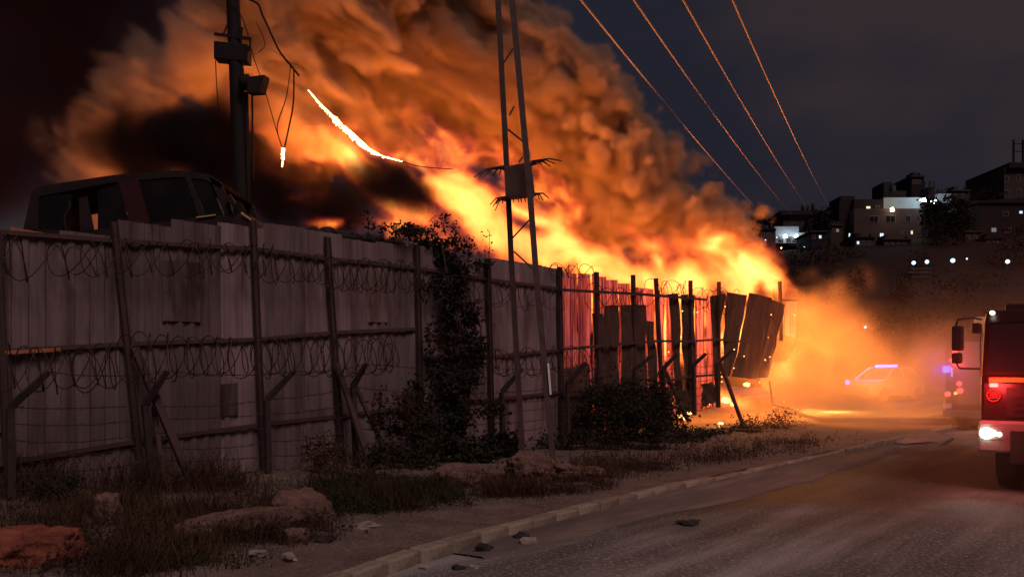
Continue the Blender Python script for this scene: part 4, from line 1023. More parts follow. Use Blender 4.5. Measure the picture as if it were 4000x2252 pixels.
mb.extrude(a, HU * .02); ws = mb.build('windscreen', MGLS, truck)
for k in (.8, 1.6):
    mb = MB(); mb.bar(tp(k, 1.80, .03), tp(k + .45, 2.15, .07), .015); mb.build('wiper', MBLK, ws)
mb = MB(); tbox(mb, .12, W - .12, 1.64, 1.71, -.022, .02); mb.build('reflective_band', MYEL, truck)
mb = MB(); tbox(mb, -.02, W + .02, .58, 1.06, -.10, .5); bump = mb.build('bumper', MBUMP, truck, bevel=.04)
for k in (.42, 1.7): 
    mb = MB(); tbox(mb, k, k + .34, .44, .92, -.14, -.06); mb.build('bumper_step', MBLK, bump)
mb = MB(); tbox(mb, .35, W - .35, 1.12, 1.56, -.02, .02); gr = mb.build('grille', MBLK, truck)
for z in (1.2, 1.3, 1.4): 
    mb = MB(); tbox(mb, .45, W - .45, z, z + .03, -.035, -.015); mb.build('grille_bar', MRED, gr)
for k in (.10, W - .10):
    mb = MB(); mb.tube([tp(k, .872, -.13), tp(k, .872, -.06)], .082, 16); mb.tube([tp(k + .09, .872, -.125), tp(k + .09, .872, -.06)], .04, 10); mb.build('headlight', G_HEAD, truck, True)
    mb = MB(); mb.tube([tp(k + .175, .86, -.125), tp(k + .175, .86, -.06)], .035, 10); mb.build('fog_lamp', G_MARK, truck, True)
    mb = MB(); tbox(mb, k - .07 if k < 1 else k - .16, k + .24 if k < 1 else k + .07, .765, .98, -.108, -.07); mb.build('headlight_bezel', MBUMP, truck, bevel=.02)
    mb = MB(); tbox(mb, k + .09 - .055, k + .09 + .055, 1.565, 1.625, -.07, -.01) if k < 1 else tbox(mb, k - .145, k - .035, 1.565, 1.625, -.07, -.01); mb.build('red_flasher', G_RED, truck, bevel=.01)
    mb = MB(); mb.tube([tp(k + .03 if k < 1 else k - .03, 2.70, .16), tp(k + .03 if k < 1 else k - .03, 2.70, .24)], .032, 10); mb.build('marker_lamp', G_MARK, truck, True)
lamp('headlight_beam', 'SPOT', tp(.10, .872, -.16), 30, (1, .93, .78), .06, truck, aim=tp(.9, 0.0, -9), spread=R(75))
lamp('headlight_beam', 'SPOT', tp(W - .10, .872, -.16), 30, (1, .93, .78), .06, truck, aim=tp(2.0, 0.0, -9), spread=R(75))
lamp('flasher_light', 'POINT', tp(.19, 1.6, -.55), 55, (1, .04, .04), .05, truck)
lamp('flasher_light', 'POINT', tp(W - .19, 1.6, -.55), 45, (1, .04, .04), .05, truck)
# round badge with illegible lettering
mb = MB(); c = tp(.185, 1.44, -.035)
ring = [c + HR * (math.cos(a) * .088) + Vector((0, 0, math.sin(a) * .088)) for a in [2 * math.pi * i / 28 for i in range(28)]]
mb.tube(ring + [ring[0], ring[1]], .010, 6, cap=False); badge = mb.build('badge', mat('red enamel badge', (.6, .06, .05), rough=.3), truck, True)
for (dx, w_) in ((-.042, .016), (-.012, .016), (.012, .016), (.042, .016)):
    mb = MB(); mb.bar(c + HR * dx + Vector((0, 0, -.024)), c + HR * (dx + .004) + Vector((0, 0, .026)), w_ * .6, .012); mb.build('badge_letter', bpy.data.materials['red enamel badge'], badge)
for z in (-.04, .042): mb = MB(); mb.bar(c + HR * -.06 + Vector((0, 0, z)), c + HR * .06 + Vector((0, 0, z)), .008, .008); mb.build('badge_line', bpy.data.materials['red enamel badge'], badge)
for k in (.30, W - .30):
    for b in (.75, 5.2):
        mb = MB(); c0, c1 = tp(k - .15, .47, b), tp(k + .15, .47, b); mb.tube([c0, c0.lerp(c1, .12), c0.lerp(c1, .88), c1], .47, 26); wh = mb.build('wheel', MRUB, truck, True, bevel=.03)
        e = -1 if k < 1 else 1
        mb = MB(); h0 = tp(k + e * .13, .47, b); mb.tube([h0, h0 + HR * (e * .04)], .24, 16); mb.build('rim', MCHR, wh, True)
mb = MB(); tbox(mb, .45, W - .45, .40, .70, .1, 6.5); mb.build('chassis', MBLK, truck)
# mirrors on tubular arms
mi = MB(); mi.tube([tp(-.31, 1.92, -.08), tp(-.27, 1.85, -.08), tp(0, 1.84, .05)], .016, 6); mi.build('mirror_arm', MBLK, truck, True)
mi = MB(); mi.tube([tp(.0, 2.60, .1), tp(-.10, 2.62, -.05), tp(-.29, 2.60, -.08), tp(-.32, 2.50, -.08)], .016, 6)
mi = mi.build('mirror_arm', MBLK, truck, True)
for (k0, k1, z0, z1) in [(-.37, -.21, 2.12, 2.50), (-.37, -.23, 1.92, 2.09)]:
    mb = MB(); tbox(mb, k0, k1, z0, z1, -.16, -.04); mb.build('mirror', MBLK, mi, bevel=.03)
mb = MB(); tbox(mb, -.11, .02, 2.38, 2.54, -.06, .06); mb.build('mirror', MBLK, mi, bevel=.03)
mb = MB(); mb.tube([tp(.01, 1.72, -.02), tp(-.01, 2.5, .06)], .012, 6); mb.build('grab_rail', MCHR, truck)

# second fire engine further up the road, seen from behind
R0 = px(3692, 1655, 26.0); R0.z = 0
def rp(k, z, b=0.0):
    v = R0 + HR * k * 1.0 + HU * b; return Vector((v.x, v.y, z))
def rbox(mb, k0, k1, z0, z1, b0, b1):
    mb.hexa([rp(k0, z0, b0), rp(k1, z0, b0), rp(k1, z0, b1), rp(k0, z0, b1), rp(k0, z1, b0), rp(k1, z1, b0), rp(k1, z1, b1), rp(k0, z1, b1)])
rear = empty('rear_fire_engine', 'fire engine seen from behind with red lamps and a blue beacon', 'fire truck')
mb = MB(); rbox(mb, 0, 2.3, .55, 2.95, 0, 5); mb.build('body', MRED, rear, bevel=.04)
mb = MB(); rbox(mb, .35, 2.0, .8, 2.7, -.02, .01); sh = mb.build('roller_shutter', mat('grey shutter', (.3, .26, .26), rough=.4, metal=.4), rear)
mb = MB(); rbox(mb, .75, 2.1, 2.98, 3.45, .2, 3.2); mb.build('roof_locker', mat('pale locker', (.55, .5, .42), rough=.5), rear, bevel=.03)
mb = MB(); rbox(mb, -.03, 2.33, .42, .62, -.14, .05); mb.build('rear_bumper', MBUMP, rear)
def rpx(x, y): 
    d = 26.0; q_ = px(x, y, d); 
    # slide along the tail plane
    o = Vector((0, 0, CAMZ)); dd = Vector(((x - CX) / FPX, 1, -(y - HY) / FPX)); k = HU.dot(R0 - o) / HU.dot(dd); return o + dd * k
for (x, y, r_, g_) in [(3732, 1377, .065, G_REDD), (3738, 1419, .09, G_REDD), (3748, 1497, .07, G_REDD), (3751, 1525, .085, G_REDD), (3703, 1538, .075, G_REDD), (3734, 1535, .045, G_AMB), (3714, 1405, .03, G_REDD), (3725, 1350, .03, G_REDD)]:
    c = rpx(x, y) - HU * .05; mb = MB(); mb.tube([c + HU * .06, c - HU * .03], r_, 12); mb.build('tail_lamp', g_, rear, True)
c = rpx(3701, 1441) - HU * .12; mb = MB(); mb.tube([c + Vector((0, 0, -.09)), c, c + Vector((0, 0, .09))], .10, 14); mb.build('blue_beacon', G_BLUE, rear, True)
lamp('beacon_light', 'POINT', c - HU * .3 - HR * .1, 22, (.06, .08, 1.0), .1, rear)
lamp('tail_light', 'POINT', rpx(3735, 1420) - HU * .4, 26, (1, .05, .05), .1, rear)
for i in range(4):
    c = rpx(3719, 1440 + i * 9) - HU * .05; mb = MB(); mb.tube([c + HU * .05, c - HU * .02], .025, 8); mb.build('small_lamp', glow('violet lamp', (.7, .4, 1), 3) if i == 0 else bpy.data.materials['violet lamp'], rear, True)
c = rpx(3704, 1584) - HU * .05; mb = MB(); mb.box(c, (.26, .04, .14)); mb.build('number_plate', mat('white plate', (.8, .8, .78)), rear)
for k in (.25, 2.05):
    mb = MB(); c0, c1 = rp(k - .18, .48, .9), rp(k + .18, .48, .9); mb.tube([c0, c1], .48, 22); mb.build('wheel', MRUB, rear, True)

# slightly raised side street
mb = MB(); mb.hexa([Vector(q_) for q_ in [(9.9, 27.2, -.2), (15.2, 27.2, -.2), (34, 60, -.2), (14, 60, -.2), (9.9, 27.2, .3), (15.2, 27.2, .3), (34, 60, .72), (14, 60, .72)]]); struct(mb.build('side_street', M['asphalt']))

# white police car up on the side street, facing left towards us
car = empty('police_car', 'white patrol car with a blue light bar half hidden in the smoke', 'car')
CO = px(3452, 1560, 40.0); CO.z = .45; ca = R(214)
CM = Matrix.Translation(CO) @ Matrix.Rotation(ca, 4, 'Z')
MCAR = mat('white car paint', (.62, .62, .63), (.55, .55, .56), .3, 0, 2, spec=.5)
def cpt(x, y, z): return CM @ Vector((x, y, z))
secs = [(-2.2, .50, .78, .75), (-2.1, .30, .95, .86), (-1.55, .26, 1.0, .90), (-.6, .25, 1.03, .92), (.9, .25, 1.0, .92), (1.6, .26, .92, .88), (2.1, .30, .80, .82), (2.2, .45, .70, .70)]
mb = MB()
for (x, z0, z1, hw) in secs:
    mb.v += [tuple(cpt(x, s_ * hw * k, z)) for (s_, k, z) in ((-1, .92, z0), (-1, 1, (z0 + z1) / 2), (-1, .93, z1), (1, .93, z1), (1, 1, (z0 + z1) / 2), (1, .92, z0))]
for i in range(len(secs) - 1):
    for k in range(6): mb.f.append((i * 6 + k, i * 6 + (k + 1) % 6, (i + 1) * 6 + (k + 1) % 6, (i + 1) * 6 + k))
mb.f.append(tuple(range(5, -1, -1))); mb.f.append(tuple((len(secs) - 1) * 6 + k for k in range(6)))
mb.build('body', MCAR, car, bevel=.03)
mb = MB(); cab = [(-1.95, .98, .80), (-1.2, 1.50, .62), (.2, 1.52, .62), (1.05, .98, .80)]
for (x, z, hw) in cab: mb.v += [tuple(cpt(x, -hw, z)), tuple(cpt(x, hw, z))]
mb.f += [(0, 1, 3, 2), (2, 3, 5, 4), (4, 5, 7, 6), (0, 2, 4, 6), (7, 5, 3, 1)]; mb.build('cabin_glass', MGLS, car)
mb = MB()
for s_ in (-1, 1):
    for a, b in zip(cab, cab[1:]): mb.tube([cpt(a[0], s_ * a[2], a[1]), cpt(b[0], s_ * b[2], b[1])], .05, 6)
    mb.tube([cpt(-.4, s_ * .62, 1.5), cpt(-.35, s_ * .82, 1.0)], .045, 6)
mb.hexa([cpt(-1.2, -.62, 1.5), cpt(.2, -.62, 1.52), cpt(.2, .62, 1.52), cpt(-1.2, .62, 1.5), cpt(-1.2, -.6, 1.54), cpt(.2, -.6, 1.56), cpt(.2, .6, 1.56), cpt(-1.2, .6, 1.54)])
mb.build('roof', MCAR, car)
mb = MB(); mb.hexa([cpt(-.3, -.5, 1.57), cpt(-.1, -.5, 1.57), cpt(-.1, .5, 1.57), cpt(-.3, .5, 1.57), cpt(-.3, -.5, 1.66), cpt(-.1, -.5, 1.66), cpt(-.1, .5, 1.66), cpt(-.3, .5, 1.66)]); mb.build('light_bar', glow('blue light bar', (.08, .12, 1.0), 14.0), car)
mb = MB(); mb.tube([cpt(2.15, -.45, .85), cpt(2.22, -.45, .85)], .10, 10); mb.build('bonnet_strobe', bpy.data.materials['blue light bar'], car, True)
lamp('light_bar_light', 'POINT', cpt(.9, .2, 1.75), 120, (.15, .15, 1.0), .1, car)
for (x, y) in ((-1.35, .8), (-1.35, -.8), (1.35, .8), (1.35, -.8)):
    mb = MB(); mb.tube([cpt(x, y - .1, .32), cpt(x, y + .1, .32)], .32, 20); wh = mb.build('wheel', MRUB, car, True)
    mb = MB(); e = .11 if y > 0 else -.11; mb.tube([cpt(x, y + e * .8, .32), cpt(x, y + e * 1.1, .32)], .2, 14); mb.build('rim', MCHR, wh, True)
for s_ in (-1, 1):
    mb = MB(); mb.tube([cpt(2.16, s_ * .58, .66), cpt(2.21, s_ * .58, .66)], .09, 12); mb.build('headlamp', MCHR, car, True)
    mb = MB(); mb.tube([cpt(.75, s_ * .85, 1.02), cpt(.75, s_ * 1.05, 1.06)], .07, 8); mb.build('wing_mirror', MCAR, car, True)

# fallen sheet on the road in front of the wall
fs_ = empty('fallen_sheet', 'curled metal sheet lying on the road below the second fire engine', 'metal sheet')
mb = MB(); nx, ny = 14, 5
A0, A1 = px(3540, 1740, 20.6), px(3690, 1722, 21.4)
for j in range(ny):
    for i in range(nx):
        u, v = i / (nx - 1), j / (ny - 1); q_ = A0.lerp(A1, u) + Vector((-.15, .8, 0)) * v
        q_.z = .03 + .16 * u * u + .10 * v * u + .02 * math.sin(u * 9); mb.v.append(tuple(q_))
for j in range(ny - 1):
    for i in range(nx - 1):
        a = j * nx + i; mb.f.append((a, a + 1, a + nx + 1, a + nx))
mb.build('sheet', mat('bare metal sheet', (.42, .33, .27), (.28, .2, .16), .6, .3, 3), fs_, True)
mb = MB(); mb.bar(px(3668, 1745, 20.4), px(3722, 1712, 21.4), .07, .05); mb.build('frame_bar', M['post'], fs_)
# ------------------------------------------------------------------ volumes: fields built with geometry nodes

class Field:
    """small expression builder on a geometry node tree"""
    def __init__(self, name):
        self.nt = bpy.data.node_groups.new(name, 'GeometryNodeTree')
        self.nt.interface.new_socket('Geometry', in_out='OUTPUT', socket_type='NodeSocketGeometry')
        self.nt.interface.new_socket('Geometry', in_out='INPUT', socket_type='NodeSocketGeometry')
        self.out = self.nt.nodes.new('NodeGroupOutput')
        self.pos = self.nt.nodes.new('GeometryNodeInputPosition').outputs[0]
    def put(self, sock, v):
        if isinstance(v, bpy.types.NodeSocket):
            self.nt.links.new(v, sock)
        else:
            sock.default_value = v
    def m(self, op, a, b=0.0, c=0.0):
        n = self.nt.nodes.new('ShaderNodeMath'); n.operation = op
        self.put(n.inputs[0], a); self.put(n.inputs[1], b); self.put(n.inputs[2], c)
        return n.outputs[0]
    def add(self, a, b): return self.m('ADD', a, b)
    def sub(self, a, b): return self.m('SUBTRACT', a, b)
    def mul(self, a, b): return self.m('MULTIPLY', a, b)
    def mad(self, a, b, c): return self.m('MULTIPLY_ADD', a, b, c)
    def smax(self, a, b, k): return self.m('SMOOTH_MAX', a, b, k)
    def v(self, op, a, b=None, c=None, scale=None):
        n = self.nt.nodes.new('ShaderNodeVectorMath'); n.operation = op
        self.put(n.inputs[0], a)
        if b is not None: self.put(n.inputs[1], b)
        if c is not None: self.put(n.inputs[2], c)
        if scale is not None: self.put(n.inputs['Scale'], scale)
        return n.outputs['Value'] if op in ('LENGTH', 'DOT_PRODUCT') else n.outputs[0]
    def xyz(self, p):
        n = self.nt.nodes.new('ShaderNodeSeparateXYZ'); self.put(n.inputs[0], p)
        return n.outputs[0], n.outputs[1], n.outputs[2]
    def noise(self, p, scale, detail=3, rough=0.5, dist=0.0, color=False):
        n = self.nt.nodes.new('ShaderNodeTexNoise')
        self.put(n.inputs['Vector'], p)
        n.inputs['Scale'].default_value = scale; n.inputs['Detail'].default_value = detail
        n.inputs['Roughness'].default_value = rough; n.inputs['Distortion'].default_value = dist
        return n.outputs['Color'] if color else n.outputs[0]
    def cells(self, p, scale, smooth=0.0):
        n = self.nt.nodes.new('ShaderNodeTexVoronoi')
        n.feature = 'SMOOTH_F1' if smooth > 0 else 'F1'
        self.put(n.inputs['Vector'], p)
        n.inputs['Scale'].default_value = scale
        if smooth > 0: n.inputs['Smoothness'].default_value = smooth
        return n.outputs['Distance']
    def ramp(self, x, a, b):
        n = self.nt.nodes.new('ShaderNodeMapRange'); n.interpolation_type = 'SMOOTHSTEP'
        self.put(n.inputs[0], x); n.inputs[1].default_value = a; n.inputs[2].default_value = b
        return n.outputs[0]
    def warp(self, p, scale, amt, detail=2):
        c = self.noise(p, scale, detail, color=True)
        c = self.v('SUBTRACT', c, (0.5, 0.5, 0.5))
        return self.v('ADD', p, self.v('SCALE', c, scale=amt))
    def blob(self, p, centre, radii, tilt=0.0, yaw=0.0):
        """1 in the middle of an ellipsoid, 0 at its skin; tilt leans its top to the left"""
        q = self.v('SUBTRACT', p, tuple(centre))
        if tilt or yaw:
            n = self.nt.nodes.new('ShaderNodeVectorRotate'); n.rotation_type = 'EULER_XYZ'
            n.invert = True
            self.put(n.inputs['Vector'], q)
            n.inputs['Rotation'].default_value = (0, tilt, yaw)
            q = n.outputs[0]
        q = self.v('DIVIDE', q, tuple(radii))
        return self.sub(1.0, self.v('LENGTH', q))
    def volume(self, name, dens, lo, hi, voxel, material, label, cat):
        n = self.nt.nodes.new('GeometryNodeVolumeCube')
        self.put(n.inputs['Density'], dens)
        n.inputs['Min'].default_value = lo; n.inputs['Max'].default_value = hi
        for i, ax in enumerate('XYZ'):
            n.inputs['Resolution ' + ax].default_value = max(2, int((hi[i] - lo[i]) / voxel))
        s = self.nt.nodes.new('GeometryNodeSetMaterial')
        s.inputs['Material'].default_value = material
        self.nt.links.new(n.outputs[0], s.inputs[0])
        self.nt.links.new(s.outputs[0], self.out.inputs[0])
        me = bpy.data.meshes.new(name)
        me.from_pydata([lo, hi], [], [])
        me.materials.append(material)
        ob = bpy.data.objects.new(name, me)
        COL.objects.link(ob)
        md = ob.modifiers.new('field', 'NODES'); md.node_group = self.nt
        ob['label'] = label; ob['category'] = cat; ob['kind'] = 'stuff'
        return ob

def smoke_material(name, dens, colour, absorb, aniso=0.0):
    m = bpy.data.materials.new(name); m.use_nodes = True
    nt = m.node_tree; nt.nodes.clear()
    o = nt.nodes.new('ShaderNodeOutputMaterial')
    v = nt.nodes.new('ShaderNodeVolumePrincipled')
    v.inputs['Color'].default_value = (*colour, 1)
    v.inputs['Absorption Color'].default_value = (*absorb, 1)
    v.inputs['Density'].default_value = dens
    v.inputs['Anisotropy'].default_value = aniso
    nt.links.new(v.outputs[0], o.inputs['Volume'])
    return m

def fire_material(name, strength, stops, absorb=0.0):
    """burning gas: emission colour and strength follow the heat stored in the grid"""
    m = bpy.data.materials.new(name); m.use_nodes = True
    nt = m.node_tree; nt.nodes.clear()
    o = nt.nodes.new('ShaderNodeOutputMaterial')
    inf = nt.nodes.new('ShaderNodeAttribute'); inf.attribute_name = 'density'
    cr = nt.nodes.new('ShaderNodeValToRGB')
    els = cr.color_ramp.elements
    els[0].position, els[0].color = stops[0][0], (*stops[0][1], 1)
    els[1].position, els[1].color = stops[-1][0], (*stops[-1][1], 1)
    for p_, c_ in stops[1:-1]:
        e = els.new(p_); e.color = (*c_, 1)
    pw = nt.nodes.new('ShaderNodeMath'); pw.operation = 'POWER'; pw.inputs[1].default_value = 1.6
    ml = nt.nodes.new('ShaderNodeMath'); ml.operation = 'MULTIPLY'; ml.inputs[1].default_value = strength
    em = nt.nodes.new('ShaderNodeEmission')
    nt.links.new(inf.outputs['Fac'], cr.inputs['Fac'])
    nt.links.new(inf.outputs['Fac'], pw.inputs[0])
    nt.links.new(pw.outputs[0], ml.inputs[0])
    nt.links.new(cr.outputs['Color'], em.inputs['Color'])
    nt.links.new(ml.outputs[0], em.inputs['Strength'])
    last = em.outputs[0]
    if absorb:
        ab = nt.nodes.new('ShaderNodeVolumeAbsorption')
        ab.inputs['Color'].default_value = (0.02, 0.01, 0.01, 1)
        am = nt.nodes.new('ShaderNodeMath'); am.operation = 'MULTIPLY'; am.inputs[1].default_value = absorb
        nt.links.new(inf.outputs['Fac'], am.inputs[0]); nt.links.new(am.outputs[0], ab.inputs['Density'])
        ad = nt.nodes.new('ShaderNodeAddShader')
        nt.links.new(last, ad.inputs[0]); nt.links.new(ab.outputs[0], ad.inputs[1]); last = ad.outputs[0]
    nt.links.new(last, o.inputs['Volume'])
    return m

# ---- main plume
VOX = 0.10
F = Field('smoke_field')
p = F.warp(F.pos, 0.20, 2.0)
# (photo x, y, depth, radius x, y, z in metres, lean)
SMOKE = [(2760, 960, 29.5, 1.3, 1.6, 1.0, .7), (2560, 800, 29.5, 1.7, 2.0, 1.4, .7), (2380, 640, 29.5, 1.9, 2.3, 1.7, .7), (2330, 850, 30, 1.9, 1.6, 1.2, .7), (2500, 960, 30, 1.9, 1.4, .8, .7),
         (2200, 480, 29.5, 2.1, 2.6, 1.9, .7), (2060, 290, 29.5, 2.4, 2.8, 2.0, .7), (1880, 90, 29.5, 2.7, 2.8, 2.1, .7), (1720, -120, 29.5, 3.0, 3.0, 2.1, .7),
         (1750, 330, 30, 3.4, 2.6, 1.7, .6), (1540, 110, 29, 3.6, 3.0, 2.0, .6), (1360, 300, 28.5, 3.0, 2.8, 1.7, .6), (1260, 20, 28.5, 3.2, 3.0, 2.0, .6), (1450, -150, 28.5, 4.0, 3.0, 2.0, .5),
         (1080, 330, 27.5, 2.2, 2.6, 2.0, .5), (1020, 40, 27.5, 2.4, 2.6, 1.8, .6), (1180, 560, 27.5, 2.2, 2.0, 1.4, .3),
         (775, 170, 25, .75, 1.6, 1.5, -.15), (740, 380, 25, 1.3, 1.8, .75, -.9), (610, 510, 24.8, 1.1, 1.8, .6, -.5), (480, 630, 24.5, .7, 1.6, .5, -.5), (440, 730, 24, .5, 1.4, .5, -.2), (320, 850, 23.5, .9, 1.2, .7, 0), (400, 560, 25.8, 1.0, 1.3, .6, -.4), (540, 330, 26.3, 1.0, 1.3, .8, -.3)]
f = None
for (x, y, d, rx, ry, rz, tl) in SMOKE:
    b = F.mul(F.blob(p, px(x, y, d), (rx, ry, rz), tl), min(rx, rz))
    f = b if f is None else F.smax(f, b, 0.9)
v1 = F.cells(p, 0.40); v2 = F.cells(F.warp(F.pos, 0.6, 0.7), 0.95); v3 = F.cells(F.warp(F.pos, 1.3, 0.3), 2.2); v4 = F.cells(F.warp(F.pos, 2.5, 0.16), 4.4)
# wind-drawn streaks: coordinates squeezed along the drift direction (up and to the left)
rs_ = F.nt.nodes.new('ShaderNodeVectorRotate'); rs_.rotation_type = 'EULER_XYZ'; rs_.inputs['Rotation'].default_value = (0, R(-35), 0)
F.put(rs_.inputs['Vector'], F.warp(F.pos, 0.35, 1.6))
sn = F.noise(F.v('MULTIPLY', rs_.outputs[0], (0.30, 0.8, 1.0)), 0.62, 5, 0.6, 0.5)
fx, fy, fz = F.xyz(F.pos)
wr = F.ramp(F.mad(fz, -0.35, fx), -7.0, 0.0)                   # 1 in the billowing front at the lower right, 0 in the drawn-out tail
wb = F.mad(wr, 0.65, 0.35)
bub = F.add(F.add(F.mul(F.sub(0.62, v1), 1.35), F.mul(F.sub(0.52, v2), 1.0)), F.add(F.mul(F.sub(0.5, v3), 0.55), F.mul(F.sub(0.5, v4), 0.24)))
val = F.mad(bub, wb, f)
val = F.mad(F.sub(sn, 0.5), F.mad(wr, -3.3, 4.6), val)
dens = F.mul(F.ramp(val, -0.04, 0.32), F.mad(F.ramp(fx, -11.0, -3.5), 0.82, 0.18))
M_SMOKE = smoke_material('orange lit smoke', 5.4, (0.52, 0.36, 0.26), (0.22, 0.11, 0.06))
F.volume('smoke_plume', dens, (-15, 19, 3.0), (10, 34, 16.5), VOX, M_SMOKE, 'billowing smoke plume rising over the burning yard behind the fence', 'smoke')

# ---- flames
G = Field('flame_field')
# (photo x, y, depth, radius x, y, z, lean, heat)
FLAME = [(3010, 1140, 28.8, .9, .9, .7, .9, 1.1), (2900, 1080, 28.4, 1.4, 1.3, 1.2, .7, 1.2), (2800, 980, 28.4, 1.5, 1.3, 1.0, .8, .9), (2690, 1100, 27.2, 1.3, 1.2, 1.0, .8, 1.2), (2560, 1060, 26.8, 1.6, 1.3, .9, .6, .9), (2420, 1070, 26, 1.4, 1.2, .8, .5, 1.2),
         (2260, 1010, 25.2, 1.7, 1.4, .75, .5, 1.1), (2100, 980, 24.8, 1.4, 1.4, .8, .5, 1.2), (1960, 920, 24.8, 1.5, 1.4, .8, .6, 1.05), (1850, 830, 25.4, 1.4, 1.5, .7, .6, 1.0), (1760, 760, 26, 1.2, 1.4, .7, .6, .95),
         (1780, 620, 28, 2.8, 1.8, 1.1, .4, .42), (2020, 720, 28, 2.0, 1.6, 1.1, .6, .42), (2200, 880, 27.5, 1.8, 1.4, .8, .6, .6), (1520, 590, 27.5, 2.2, 1.5, .8, .3, .40), (1290, 630, 26, 1.6, 1.2, .7, .2, .6), (1110, 500, 25.5, 1.0, 1.2, .7, .5, .45),
         (1480, 850, 22.5, 1.6, .9, .4, .1, .6), (1250, 800, 23, 1.2, .8, .5, .2, .55), (1600, 900, 19.5, 1.0, .5, .25, .2, .8), (1320, 885, 18.6, .9, .5, .18, .1, .8),
         (2880, 1320, 29, 1.2, .9, 1.2, .3, 1.2), (2700, 1300, 27.5, 1.3, .8, 1.2, .3, 1.1), (2580, 1290, 26.4, 1.0, .8, 1.1, .3, 1.1), (2400, 1230, 25, 1.2, .8, .9, .3, 1.1), (3070, 1460, 30, .9, .8, .9, .3, 1.0), (2850, 1555, 26.3, .7, .4, .4, .2, 1.1), (2670, 1600, 24.4, .5, .35, .3, .2, 1.1)]
rot = G.nt.nodes.new('ShaderNodeVectorRotate'); rot.rotation_type = 'EULER_XYZ'
rot.inputs['Rotation'].default_value = (0, R(-36), 0)
wp = G.warp(G.pos, 0.45, 1.5)
G.put(rot.inputs['Vector'], wp)
q = G.v('MULTIPLY', rot.outputs[0], (0.52, 0.8, 1.0))
g = None
for (x, y, d, rx, ry, rz, tl, ht) in FLAME:
    b = G.mul(G.add(G.blob(wp, px(x, y, d), (rx, ry, rz), tl), .25), 1.5 * ht)
    g = b if g is None else G.smax(g, b, 0.5)
n1 = G.noise(q, 0.85, 6, 0.60, 0.7)
val = G.mad(G.sub(n1, 0.565), 6.6, g)
heat = G.ramp(val, 0.0, 1.7)
M_FIRE = fire_material('flames', 10.0, [(0.0, (1.0, 0.06, 0.05)), (0.3, (1.0, 0.17, 0.025)), (0.65, (1.0, 0.30, 0.05)), (1.0, (1.0, 0.46, 0.10))], 2.6)
G.volume('flames', heat, (-10, 18, 0.15), (10.5, 31.5, 11.0), VOX, M_FIRE, 'yellow and orange flames leaping above the sheet metal fence', 'fire')

# ---- black smoke rolling over the van and the scrap
K = Field('soot_field')
p = K.warp(K.pos, 0.35, 1.3)
SOOT = [(700, 560, 18.5, 1.5, 1.2, .85, .0), (820, 500, 18.8, .8, 1.0, .7, .3), (560, 590, 18.5, 1.0, 1.0, .9, 0), (850, 640, 18.5, .9, 1.0, .6, 0), (1080, 730, 20, 1.1, 1.0, .6, .2), (1300, 780, 20.5, 1.0, 1.0, .5, .3), (1500, 720, 21.5, 1.1, 1.0, .65, .3), (1600, 780, 21.5, .7, .8, .5, .3), (1150, 830, 19.8, 1.0, .8, .35, .2)]
f = None
for (x, y, d, rx, ry, rz, tl) in SOOT:
    b = K.mul(K.blob(p, px(x, y, d), (rx, ry, rz), tl), min(rx, rz)); f = b if f is None else K.smax(f, b, 0.5)
val = K.mad(K.cells(p, 0.9), -0.6, K.add(f, 0.42)); val = K.mad(K.cells(K.warp(K.pos, 1.2, .4), 2.0), -0.3, val)
dens = K.ramp(val, -0.15, 0.45)
M_SOOT = smoke_material('black oily smoke', 4.5, (0.045, 0.03, 0.03), (0.03, 0.02, 0.02))
K.volume('black_smoke', dens, (-10.5, 16, 3.2), (-1, 24, 9.5), 0.14, M_SOOT, 'black oily smoke rolling low over the van and the scrap', 'smoke')

# ---- unburnt brown smoke in front of the plume
B2 = Field('brown_field')
p = B2.warp(B2.pos, 0.3, 1.6)
f = None
for (x, y, d, rx, ry, rz, tl) in [(1820, 330, 26.6, 2.0, .8, .55, .3), (1600, 230, 26.4, 1.3, .8, .45, .4), (2350, 540, 27.2, .9, .8, .6, .6), (2480, 690, 27.4, 1.0, .8, .6, .6), (2130, 520, 27.2, .9, .7, .5, .5), (2600, 850, 27.6, .7, .7, .4, .6), (1350, 120, 26, 1.4, .8, .5, .4), (980, 30, 25.6, 1.0, .8, .5, .4), (2160, 850, 26, .8, .6, .35, .6), (2360, 950, 26, .7, .6, .3, .6), (2740, 930, 27.4, .7, .6, .3, .5), (2010, 640, 26.5, .8, .6, .35, .5)]:
    b = B2.mul(B2.blob(p, px(x, y, d), (rx, ry, rz), tl), min(rx, rz)); f = b if f is None else B2.smax(f, b, 0.4)
val = B2.mad(B2.cells(p, 0.8), -0.6, B2.add(f, 0.36)); val = B2.mad(B2.cells(B2.warp(B2.pos, 1.2, .4), 1.9), -0.32, val)
dens = B2.ramp(val, -0.15, 0.5)
B2.volume('brown_smoke', dens, (-10, 23.5, 6.0), (7, 29.5, 14.5), 0.15, smoke_material('brown sooty smoke', 2.2, (0.20, 0.12, 0.08), (0.12, 0.06, 0.035)), 'darker brown smoke rolls in front of the orange plume', 'smoke')

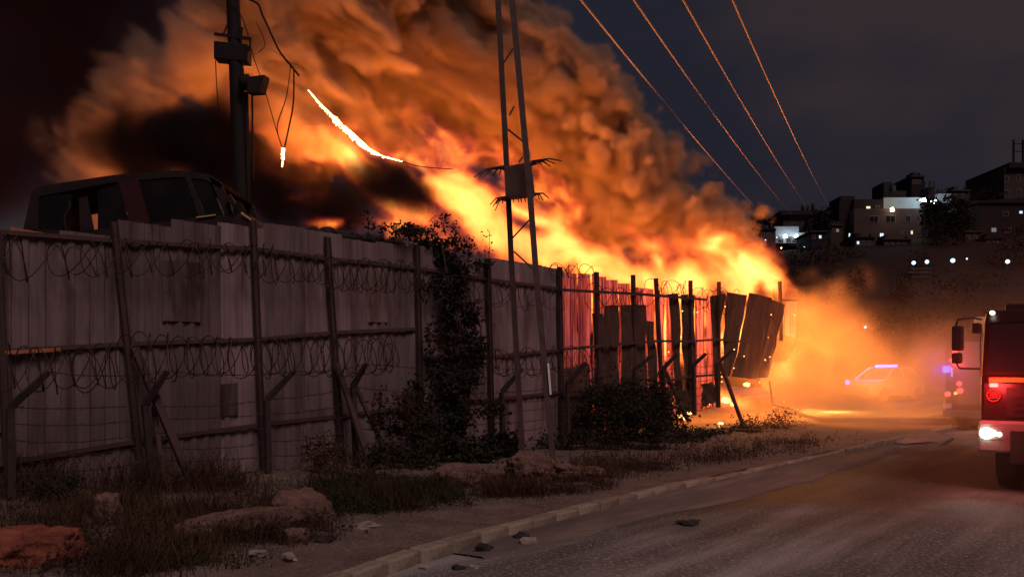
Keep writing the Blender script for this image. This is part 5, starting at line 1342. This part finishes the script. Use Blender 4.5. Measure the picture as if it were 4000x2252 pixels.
# ---- thin smoke drifting over the road at the end of the fence
H = Field('road_smoke_field')
p = H.warp(H.pos, 0.3, 1.6)
f = None
for (x, y, d, rx, ry, rz) in [(3150, 1560, 26.5, 2.2, 2.2, 1.6), (3300, 1600, 25.5, 2.4, 2.2, 1.2), (3200, 1330, 28, 2.2, 2.2, 1.8), (3420, 1440, 28, 2.4, 1.8, 1.2), (3560, 1600, 25.5, 2.2, 1.6, .7), (3720, 1450, 25, 2.0, 2.0, 1.4)]:
    b = H.blob(p, px(x, y, d), (rx, ry, rz)); f = b if f is None else H.smax(f, b, 0.4)
n1 = H.noise(H.warp(H.pos, .5, 1.2), 0.6, 6, 0.62, 0.8)
dens = H.ramp(H.mad(H.sub(n1, 0.5), 3.0, f), -0.1, 0.8)
hx, hy, hz = H.xyz(H.pos)
thin = H.mul(H.mul(H.ramp(hx, 4.5, 8.5), H.ramp(hz, 4.6, 1.2)), H.ramp(n1, .3, .75))
dens = H.m('MAXIMUM', dens, H.mul(thin, 0.09))
M_HAZE = smoke_material('thin road smoke', 0.70, (0.70, 0.48, 0.32), (0.4, 0.24, 0.14))
H.volume('road_smoke', dens, (4.2, 10.5, 0.05), (19, 33, 6.5), 0.24, M_HAZE, 'thin smoke drifting over the road at the end of the fence', 'smoke')

def fire_light(x, y, d, watts, radius=0.6, colour=(1.0, 0.30, 0.052)):
    l = bpy.data.lights.new('fire_glow', 'POINT')
    l.energy = watts; l.shadow_soft_size = radius; l.color = colour
    o = bpy.data.objects.new('fire_glow', l); COL.objects.link(o); o.location = px(x, y, d)
    return o
for a in [(2900, 1080, 28.2, 700), (2600, 1060, 26.4, 600), (2300, 980, 25.4, 600), (2000, 830, 25.4, 800), (1750, 680, 25.8, 1200), (1350, 620, 25, 950), (1100, 520, 24.6, 430), (620, 660, 22.8, 120), (400, 830, 21.9, 90), (420, 430, 24.2, 25), (3110, 1430, 30.0, 6000), (3250, 1580, 30.5, 2600), (2750, 1330, 28.5, 700), (2420, 1250, 25.6, 450)]:
    fire_light(*a)

# ---- unlit smoke covering the sky at the upper left
S = Field('drift_field')
p = S.warp(S.pos, 0.12, 3.0)
f = None
for (x, y, d, rx, ry, rz) in [(150, 250, 30, 5.0, 3.0, 4.0), (560, 60, 31.5, 2.6, 2.5, 2.6), (420, 330, 31, 3.0, 2.5, 2.2), (-100, 600, 29, 5.0, 3.0, 3.0), (400, -50, 31, 4.5, 3.0, 2.0), (60, -60, 30, 5, 3, 3)]:
    b = S.blob(p, px(x, y, d), (rx, ry, rz)); f = b if f is None else S.smax(f, b, 0.3)
dens = S.ramp(S.mad(S.sub(S.noise(S.pos, .28, 5, .55), .5), 1.6, f), -0.1, 0.7)
S.volume('drifting_smoke', dens, (-26, 25, 3), (-7.5, 35, 19), 0.3, smoke_material('dark drifting smoke', 0.9, (0.075, 0.032, 0.030), (0.05, 0.02, 0.02)), 'dark unlit smoke hanging in the sky at the upper left', 'smoke')
